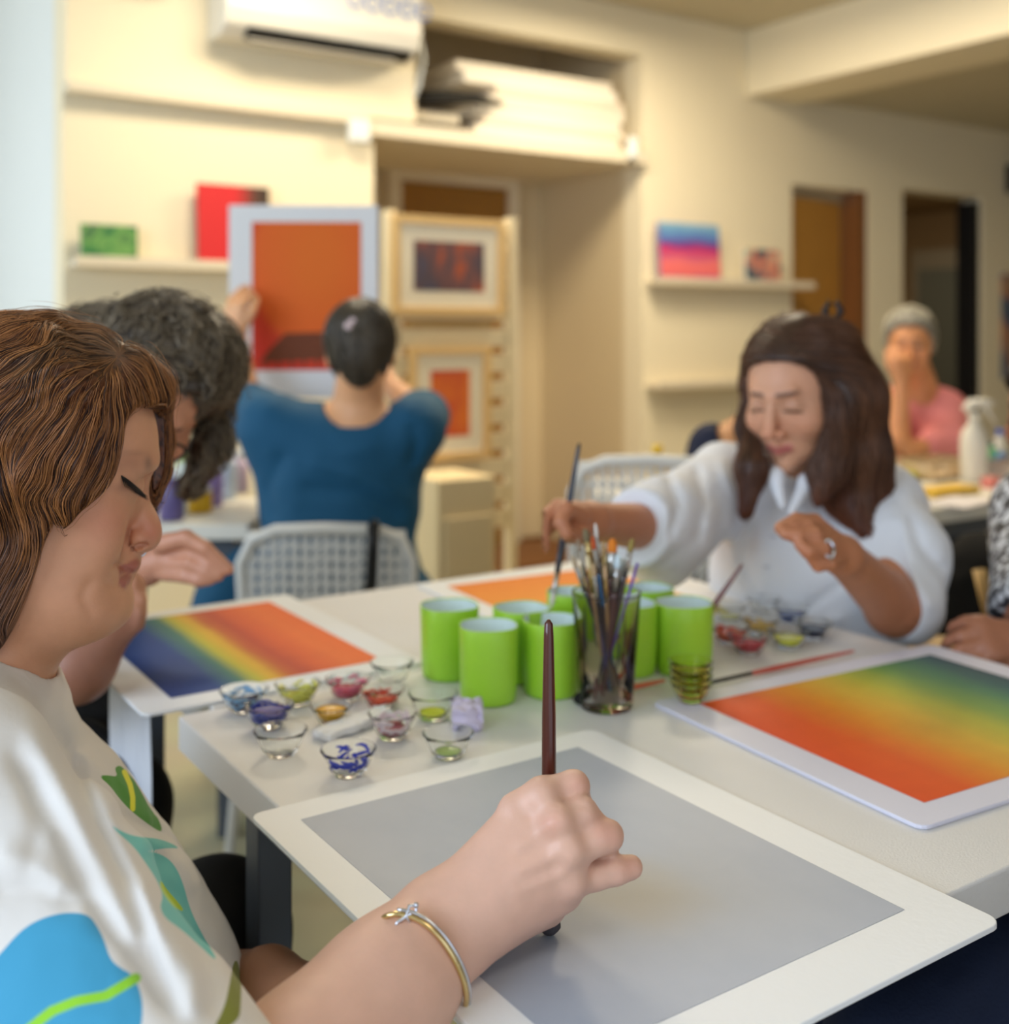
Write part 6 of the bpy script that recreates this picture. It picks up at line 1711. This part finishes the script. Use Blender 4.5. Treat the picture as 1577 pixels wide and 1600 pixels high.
# bottom right: lap in dark jeans under the table edge
jK1, jK2 = pc(1432, 1660, 1.04), pc(1560, 1560, 1.06)
jH = np.array((.80, .62, .56))
def j_trs(p): return legs(jH, jK1, jK2, jK1*np.array((1,1,0))+(0,0,.06), jK2*np.array((1,1,0))+(0,0,.06), (.10, .078, .055))(p)+cloth_folds(p, .006, 20)
jb = jH*np.array((1, 1, 0))
JP = person('person', jb, label='seated person in dark navy jeans, only the lap showing at the bottom right', cat='person')
mesh_person_part('jeans', j_trs, (.28, .42, .02), (1.05, 1.22, .70), .007, mat('navy_denim', (22, 34, 62), .85, bump=.4, bscale=300, var=.15, vscale=20), JP, jb)
JHd = Head((.84, .56, 1.26), (-.55, .8, -.3), (0, 0, 1), 1.0)
def j_body(p):
    d = JHd.sdf(p)
    d = smin(d, s_chain(p, [JHd.w(0, -.02, -.05), (.84, .55, 1.10)], [.052, .06], .02), .02)
    d = smin(d, s_ell(p, (.84, .56, .95), (.19, .12, .18)), .04); d = smin(d, s_ell(p, (.84, .58, .70), (.17, .13, .20)), .05)
    for s_ in (1, -1):
        sh = np.array((.84+s_*.16, .56+s_*.08, 1.04)); el = sh+(s_*.04, .10, -.24); wr = el+(-.02, .20, .0)
        d = smin(d, s_chain(p, [sh, el, wr], [.05, .042, .027], .02), .03)
        d = smin(d, simple_hand(wr, (-.2, .9, -.1), (0, .1, 1), .95, .4)[0](p), .01)
    return d
mesh_person_part('body', j_body, (.58, .35, .5), (1.15, 1.05, 1.42), .008, M_skin, JP, jb, lambda P: JHd.col(P, np.repeat(SKR2[None], len(P), 0), SKR2))
def j_top(p):
    d = smin(s_ell(p, (.84, .56, .95), (.205, .135, .19)), s_ell(p, (.84, .58, .70), (.185, .145, .22)), .05)
    for s_ in (1, -1):
        sh = np.array((.84+s_*.16, .56+s_*.08, 1.04)); el = sh+(s_*.04, .10, -.24)
        d = smin(d, s_chain(p, [sh, el*.8+sh*.2], [.068, .058], .02), .03)
    return smax(d, -s_chain(p, [(.84, .56, 1.2), (.84, .55, 1.08)], [.06, .07], .02), .006)
mesh_person_part('top', j_top, (.55, .35, .45), (1.2, .95, 1.18), .010, mat('navy_top', (34, 40, 64), .9, var=.1), JP, jb)
lo, hi = bounds([JHd.c], .15)
mesh_person_part('hair', lambda p: smax(JHd.hairbase(p, .014), JHd.mask(p), .008), lo, hi, .008, mat('dark_hair', (40, 30, 24), .5), JP, jb)
# behind the white shirt
NHd = Head(pc(1262, 600, 2.78), (.5, .8, -.2), (0, 0, 1), 1.0)
def n_body(p):
    d = NHd.sdf(p)
    d = smin(d, s_chain(p, [NHd.w(0, -.02, -.05), pc(1190, 672, 2.80), pc(1150, 700, 2.80)], [.052, .062, .07], .02), .03)
    d = smin(d, s_ell(p, pc(1180, 760, 2.82), (.18, .12, .13)), .04); return smin(d, s_ell(p, pc(1190, 860, 2.82), (.17, .13, .18)), .05)
nb = pc(1190, 900, 2.82); nb[2] = 0
NP = person('person', nb, label='person in a navy top mostly hidden behind the woman in white', cat='person')
SKN = L3(206, 146, 96)
mesh_person_part('body', n_body, (.35, 2.5, .55), (1.0, 3.1, 1.26), .0085, M_skin, NP, nb, lambda P: NHd.col(P, np.repeat(SKN[None], len(P), 0), SKN))
def n_top(p):
    d = smin(s_ell(p, pc(1180, 762, 2.82), (.195, .135, .14)), s_ell(p, pc(1190, 860, 2.82), (.185, .145, .2)), .04)
    d = smin(d, s_chain(p, [pc(1115, 700, 2.80), pc(1100, 830, 2.72)], [.065, .055], .02), .04)
    d = smax(d, -s_chain(p, [pc(1215, 640, 2.76), pc(1165, 672, 2.76)], [.08, .07], .02), .006)
    return smax(d, .5-p[:,2], .01)
mesh_person_part('top', n_top, (.30, 2.5, .45), (1.05, 3.15, 1.12), .010, mat('navy_top', (34, 40, 64), .9, var=.1), NP, nb)
lo, hi = bounds([NHd.c], .15)
mesh_person_part('hair', lambda p: smax(NHd.hairbase(p, .014), NHd.mask(p), .008), lo, hi, .008, mat('dark_hair', (40, 30, 24), .5), NP, nb)
# ------------------------------------------------------------------ white chairs with a woven back
M_chair = mat('white_chair_plastic', (222, 222, 218), .4, var=.02)
def chair(loc_c, rz, label, hw=.19, top=.77, group='white chairs with lattice backs', tilt=.0):
    """camera-frame position of the back's foot; local +y is the way the chair faces"""
    o = empty('lattice_chair', c2w(*loc_c), YAW+rz, label=label, cat='chair', group=None)
    zs = .45
    b = MB(); pts = [(-hw, .0, zs-.02), (-hw, -.01, zs+.12), (-hw-.004, -.025, top-.07), (-hw+.02, -.03, top-.02), (-hw+.07, -.032, top), (0, -.036, top+.004), (hw-.07, -.032, top), (hw-.02, -.03, top-.02), (hw+.004, -.025, top-.07), (hw, -.01, zs+.12), (hw, 0, zs-.02)]
    b.tube(pts, .0135, 10); b.build('back_frame', M_chair, o, smooth=True)
    b = MB(); n = 15; z0, z1 = zs+.10, top-.008
    for k in range(n):
        x = -hw+.02+(2*hw-.04)*k/(n-1); b.box(x-.0066, x+.0066, -.030, -.026, z0, z1-.012*(abs(x) > hw-.05))
    for k in range(9):
        z = z0+(z1-z0)*k/8; b.box(-hw+.008, hw-.008, -.0262, -.0222, z-.0060, z+.0060)
    for k in range(-8, 16):
        xa = -hw+.02+k*.03
        for s_ in (1,):
            pts = [(xa+s_*t*(z1-z0), -.0282, z0+t*(z1-z0)) for t in np.linspace(0, 1, 9)]
            pts = [q for q in pts if abs(q[0]) < hw-.012]
            if len(pts) > 1: b.tube(pts, .0022, 4)
    b.build('lattice', M_chair, o)
    b = MB(); b.prism([(-hw-.01, -.01), (hw+.01, -.01), (hw+.03, .38), (hw-.02, .42), (-hw+.02, .42), (-hw-.03, .38)], zs-.03, zs); b.build('seat', M_chair, o, bevel=.008)
    for sx in (-1, 1):
        for y0, y1 in ((.0, -.06), (.36, .40)):
            b = MB(); b.tube([(sx*hw, y0, zs-.031), (sx*(hw+.03), y1, .003)], .012, 10); b.build('leg', M_chair, o, smooth=True)
    return o
chair(pc(512, 1000, 2.44)*np.array((1, 1, 0)), 0.04, 'white lattice-backed chair on which the woman in teal sits', hw=.178, top=.775)
chair(pc(1018, 800, 2.50)*np.array((1, 1, 0)), -.15, 'white lattice-backed chair half hidden by the white sleeve', hw=.17, top=.915)
chair(pc(1270, 1100, 2.12)*np.array((1, 1, 0)), 2.5, 'white lattice-backed chair of the woman in the white shirt', hw=.18, top=.76)
b = MB()
for t in (0,):
    b.tube([pw(583, 826, 2.37), pw(582, 860, 2.375), pw(580, 905, 2.38), pw(577, 935, 2.385)], [.013]*4, 8)
    b.tube([pw(583, 826, 2.37), pw(584, 820, 2.40), pw(584, 826, 2.44)], [.013]*3, 8)
o = b.build('bag_strap', M_black, smooth=True); tag(o, 'black strap hanging over the back of the chair below the teal top', 'strap')
# the chair of the woman at the front left, and of the other sitters
def stool(c, label, m=None, r=.19, z=.42):
    o = empty('stool', (c[0], c[1], 0), label=label, cat='stool')
    b = MB(); b.lathe([(0, z-.05), (r-.02, z-.05), (r, z-.035), (r, z-.012), (r-.02, z), (0, z+.002)], 32); b.build('seat', m or M_black, o, smooth=True)
    for k in range(4):
        a = PI/4+k*PI/2; b = MB(); b.tube([(math.cos(a)*r*.7, math.sin(a)*r*.7, z-.051), (math.cos(a)*r*1.05, math.sin(a)*r*1.05, .003)], .013, 8); b.build('leg', M_leg, o, smooth=True)
    return o
q = pl(-60, 1830); stool(c2w(*q), 'dark stool under the woman in the floral blouse', z=.32)
stool(c2w(*pc(20, 1150, 1.85)), 'dark stool under the curly-haired woman', z=.42)
stool(c2w(*pc(1430, 800, 4.12)), 'dark stool under the grey-haired person', z=.36)
stool(c2w(.80, .62, 0), 'dark stool under the person in navy jeans', z=.46)
stool(c2w(*pc(1730, 1100, 1.92)), 'dark stool under the person in the patterned sleeve', z=.42)
# wooden chair part and black coat in the gap right of the white shirt
b = MB(); P_ = [pw(1530, 890, 2.05), pw(1545, 962, 2.02)]
b.tube(P_, [.012, .010], 8); tag(b.build('wooden_rod', mat('pale_pine', (226, 190, 130), .5), smooth=True), 'short pale wooden rod in the dark gap beside the patterned sleeve', 'rod')
def coat(p):
    return s_chain(p, [pc(1545, 925, 2.60), pc(1535, 980, 2.60), pc(1530, 1080, 2.60)], [.13, .16, .20], .05)+cloth_folds(p, .03, 9)
P, Q = surf(coat, pc(1540, 1400, 2.7)-np.array((.4, .35, .0)), pc(1540, 740, 2.7)+np.array((.4, .35, .1)), .014)
cb_ = pc(1535, 1000, 2.7); cb_[2] = 0
co_ = empty('coat_on_chair', c2w(*cb_), YAW, label='black coat heaped on a chair right of the white shirt, under the far table', cat='coat')
np_mesh('coat', P, Q, mat('black_coat', (10, 10, 12), .95, var=.1), co_, base=cb_)
b = MB()
for sx in (-.15, .15):
    for sy in (-.15, .15): b.tube([(sx, sy, .003), (sx*.9, sy*.9, .45)], .014, 8)
b.build('chair_legs', M_leg, co_, smooth=True)
b = MB(); b.prism([tuple(pw(1405, 1003, 1.80).xy), tuple(pw(1500, 1003, 1.80).xy), tuple(pw(1500, 1003, 2.0).xy), tuple(pw(1405, 1003, 2.0).xy)], .62, .66)
for (u, y) in ((1412, 1.82), (1490, 1.98)):
    c_ = pw(u, 1000, y); b.box(c_.x-.015, c_.x+.015, c_.y-.015, c_.y+.015, .002, .62)
tag(b.build('wooden_side_table', mat('pale_birch', (206, 176, 128), .5, var=.06)), 'pale wooden stand in the gap below the white sleeve', 'side table')
# white sheet that hangs from the far table's left end
b = MB(); A, B_ = pw(172, 1072, 1.50), pw(236, 1112, 1.44); dz = A.z; n = 8
vs = []; 
for j in range(6):
    for i in range(n+1):
        t = i/n; q = A.lerp(B_, t); vs.append((q.x, q.y+.004*math.sin(i*1.7+j), .742-j*(.032+.004*t)))
fs = [(j*(n+1)+i, j*(n+1)+i+1, (j+1)*(n+1)+i+1, (j+1)*(n+1)+i) for j in range(5) for i in range(n)]
b.add(vs, fs); o = b.build('paper_sheet', mat('paper_grey', (206, 208, 214), .8)); sm = o.modifiers.new('solid', 'SOLIDIFY'); sm.thickness = .001
tag(o, 'pale sheet of paper hanging down below the left end of the far table', 'paper')

# ------------------------------------------------------------------ far left table with bottles
M_white_top = mat('cream_table_top', (226, 222, 210), .45, var=.02)
ft = (-.96, 2.84); fc = c2w(ft[0], ft[1], 0)
def rtable(name, c, hx, hy, rz, label, z=.75, top=M_white_top):
    o = empty(name, (c[0], c[1], 0), rz, label=label, cat='table')
    b = MB(); b.box(-hx, hx, -hy, hy, z-.035, z); b.build('tabletop', top, o, bevel=.003)
    b = MB(); b.box(-hx+.04, hx-.04, -hy+.04, hy-.04, z-.075, z-.0355); b.build('under_frame', M_leg, o)
    for sx in (-1, 1):
        for sy in (-1, 1):
            b = MB(); b.box(sx*(hx-.06)-.02, sx*(hx-.06)+.02, sy*(hy-.06)-.02, sy*(hy-.06)+.02, .002, z-.0755); b.build('leg', M_leg, o)
    return o
rtable('side_table', fc, .36, .22, YAW, 'white table covered in paint bottles left of the woman in teal')
def bottle(c, h, r, col, cap, label, grp=None, name='paint_bottle'):
    o = empty(name, c, label=label, cat='bottle', group=grp)
    b = MB(); b.lathe([(0, .001), (r*.92, .001), (r, .006), (r, h*.62), (r*.8, h*.74), (r*.42, h*.8), (r*.42, h*.84), (0, h*.84)], 20); b.build('body', mat('bottle_%d_%d_%d' % col, col, .35), o, smooth=True)
    b = MB(); b.lathe([(0, h*.84), (r*.5, h*.84), (r*.5, h), (0, h)], 16); b.build('cap', mat('cap_%d_%d_%d' % cap, cap, .4), o, smooth=True)
    return o
BT_ = [(330, 790, .13, .030, (150, 130, 190), (230, 230, 235), 'lilac paint bottle at the front of the far left table'), (352, 778, .14, .030, (190, 206, 226), (90, 170, 90), 'pale blue bottle with a green cap on the far left table'),
 (372, 770, .12, .028, (214, 196, 224), (240, 240, 240), 'pinkish bottle at the right end of the far left table'), (345, 760, .17, .032, (226, 230, 236), (120, 190, 110), 'tall white bottle at the back of the far left table'),
 (268, 812, .12, .030, (96, 84, 130), (220, 220, 230), 'purple bottle beside the nose of the front woman'), (286, 800, .15, .030, (206, 214, 206), (180, 196, 120), 'clear-looking pale bottle next to the purple one'),
 (256, 775, .17, .032, (170, 186, 110), (210, 220, 190), 'olive green bottle behind the front hair of the woman in the floral blouse')]
for (u, v, h, r, c1, c2, lab) in BT_:
    q = onz(u, v, .7515); bottle((q.x, q.y, .7512), h, r, c1, c2, lab)
q = onz(311, 800, .7515); o = empty('paint_jar', (q.x, q.y, .7512), label='short yellow paint jar on the far left table', cat='jar')
b = MB(); b.lathe([(0, .001), (.030, .001), (.032, .005), (.032, .045), (.028, .05), (0, .05)], 24); b.build('body', mat('jar_yellow', (206, 160, 20), .4), o, smooth=True)
b = MB(); b.lathe([(0, .0505), (.030, .0505), (.030, .062), (0, .062)], 24); b.build('lid', mat('jar_lid', (216, 214, 206), .4), o, smooth=True)
# yellow flower pot / bottle behind the half hidden chair
q = pw(1027, 725, 3.17); bottle((q.x, q.y, .7512), .13, .028, (236, 190, 20), (240, 200, 40), 'bright yellow bottle standing behind the half hidden white chair')
rtable('side_table', c2w(.50, 3.27, 0), .24, .20, YAW, 'white table behind the half hidden chair with a yellow bottle on it')

# ------------------------------------------------------------------ far right table with spray bottle and baskets
o = empty('craft_table', (3.40, 2.06, 0), label='long cream table on the right with baskets and a spray bottle', cat='table')
b = MB(); b.box(-.95, .95, -.29, .29, .71, .75); b.build('tabletop', M_white_top, o, bevel=.003)
b = MB(); b.box(-.90, .90, -.25, .25, .66, .7095); b.build('under_frame', M_leg, o)
for sx in (-1, 1):
    for sy in (-1, 1):
        b = MB(); b.box(sx*.86-.02, sx*.86+.02, sy*.2-.02, sy*.2+.02, .002, .6595); b.build('leg', M_leg, o)
q = onz(1522, 752, .751); o = empty('spray_bottle', (q.x, q.y, .7512), YAW, label='white trigger spray bottle standing on the long right table', cat='spray bottle')
M_spr = mat('spray_white', (228, 222, 208), .4)
b = MB(); b.lathe([(0, .001), (.036, .001), (.040, .006), (.040, .12), (.034, .15), (.016, .175), (.015, .19), (0, .19)], 28); b.build('body', M_spr, o, smooth=True)
b = MB(); b.lathe([(0, .1905), (.018, .1905), (.018, .208), (0, .208)], 20); b.tube([(-.03, 0, .215), (-.01, 0, .232), (.03, 0, .238), (.062, 0, .232)], [.010, .016, .013, .008], 10); b.build('spray_head', M_spr, o, smooth=True)
b = MB(); b.tube([(.030, 0, .226), (.046, 0, .205), (.066, 0, .172)], [.007, .006, .004], 8); b.build('trigger', M_spr, o, smooth=True)
def basket(u, v, hx, hy, h, rgb, label):
    q = onz(u, v, .751); o = empty('basket', (q.x, q.y, .7512), label=label, cat='basket'); m = mat('basket_%d_%d_%d' % rgb, rgb, .6)
    b = MB(); b.box(-hx, hx, -hy, hy, 0, .006)
    for (x0, x1, y0, y1) in ((-hx, hx, -hy, -hy+.004), (-hx, hx, hy-.004, hy), (-hx, -hx+.004, -hy, hy), (hx-.004, hx, -hy, hy)):
        b.box(x0, x1, y0, y1, 0, .012); b.box(x0, x1, y0, y1, h-.012, h); b.box(x0, x1, y0, y1, h*.45, h*.55)
        for k in range(9):
            if x1-x0 > y1-y0: c = x0+(x1-x0)*k/8; b.box(c-.004, c+.004, y0, y1, 0, h)
            else: c = y0+(y1-y0)*k/8; b.box(x0, x1, c-.004, c+.004, 0, h)
    b.build('body', m, o); return o
basket(1460, 746, .10, .06, .06, (226, 200, 160), 'cream slotted basket beside the spray bottle, in front of the pink top')
basket(1596, 750, .10, .06, .06, (226, 206, 190), 'pale slotted basket at the right edge of the long table')
for (u, v, hx, hy, h, rgb, lab) in ((1478, 772, .10, .04, .02, (222, 180, 60), 'flat mustard yellow box on the long right table'), (1424, 748, .05, .03, .025, (206, 206, 70), 'small lime yellow box in front of the pink top'), (1548, 762, .02, .02, .03, (220, 130, 120), 'small pink pot beside the spray bottle')):
    q = onz(u, v, .751); b = MB(); b.box(-hx, hx, -hy, hy, 0, h); tag(b.build('box', mat('box_%d_%d_%d' % rgb, rgb, .5), loc=(q.x, q.y, .7512), bevel=.002), lab, 'box')
for (u, v, h, r, c1, c2, lab) in ((1566, 742, .07, .036, (50, 120, 170), (60, 130, 190), 'short blue tub at the right end of the long table'), (1548, 736, .10, .022, (110, 180, 130), (40, 60, 60), 'small green bottle behind the spray bottle'), (1562, 726, .12, .022, (200, 196, 186), (50, 90, 190), 'pale bottle with a blue cap at the right edge')):
    q = onz(u, v, .7515); bottle((q.x, q.y, .7512), h, r, c1, c2, lab)
q = onz(1500, 785, .751); b = MB(); b.box(-.10, .10, -.06, .06, 0, .003); tag(b.build('paper_sheet', mat('paper_white', (226, 220, 222), .8), loc=(q.x, q.y, .7512), rotz=.2), 'white sheet of paper near the front edge of the long right table', 'paper')

# small pieces belong to the part they sit on
for root in [o for o in COL.objects if o.parent is None and o.type == 'EMPTY']:
    kids = {c.name.split('.')[0]: c for c in COL.objects if c.parent == root}
    for child, host in (('buttons', 'shirt'), ('collar', 'shirt'), ('hair_clip', 'hair'), ('hair_band', 'hair'), ('knot', 'band'), ('safety_chain', 'band'), ('trigger', 'spray_head'), ('lettering', 'housing'), ('louver', 'housing'), ('painted_rock', 'painted_area')):
        if child in kids and host in kids: kids[child].parent = kids[host]
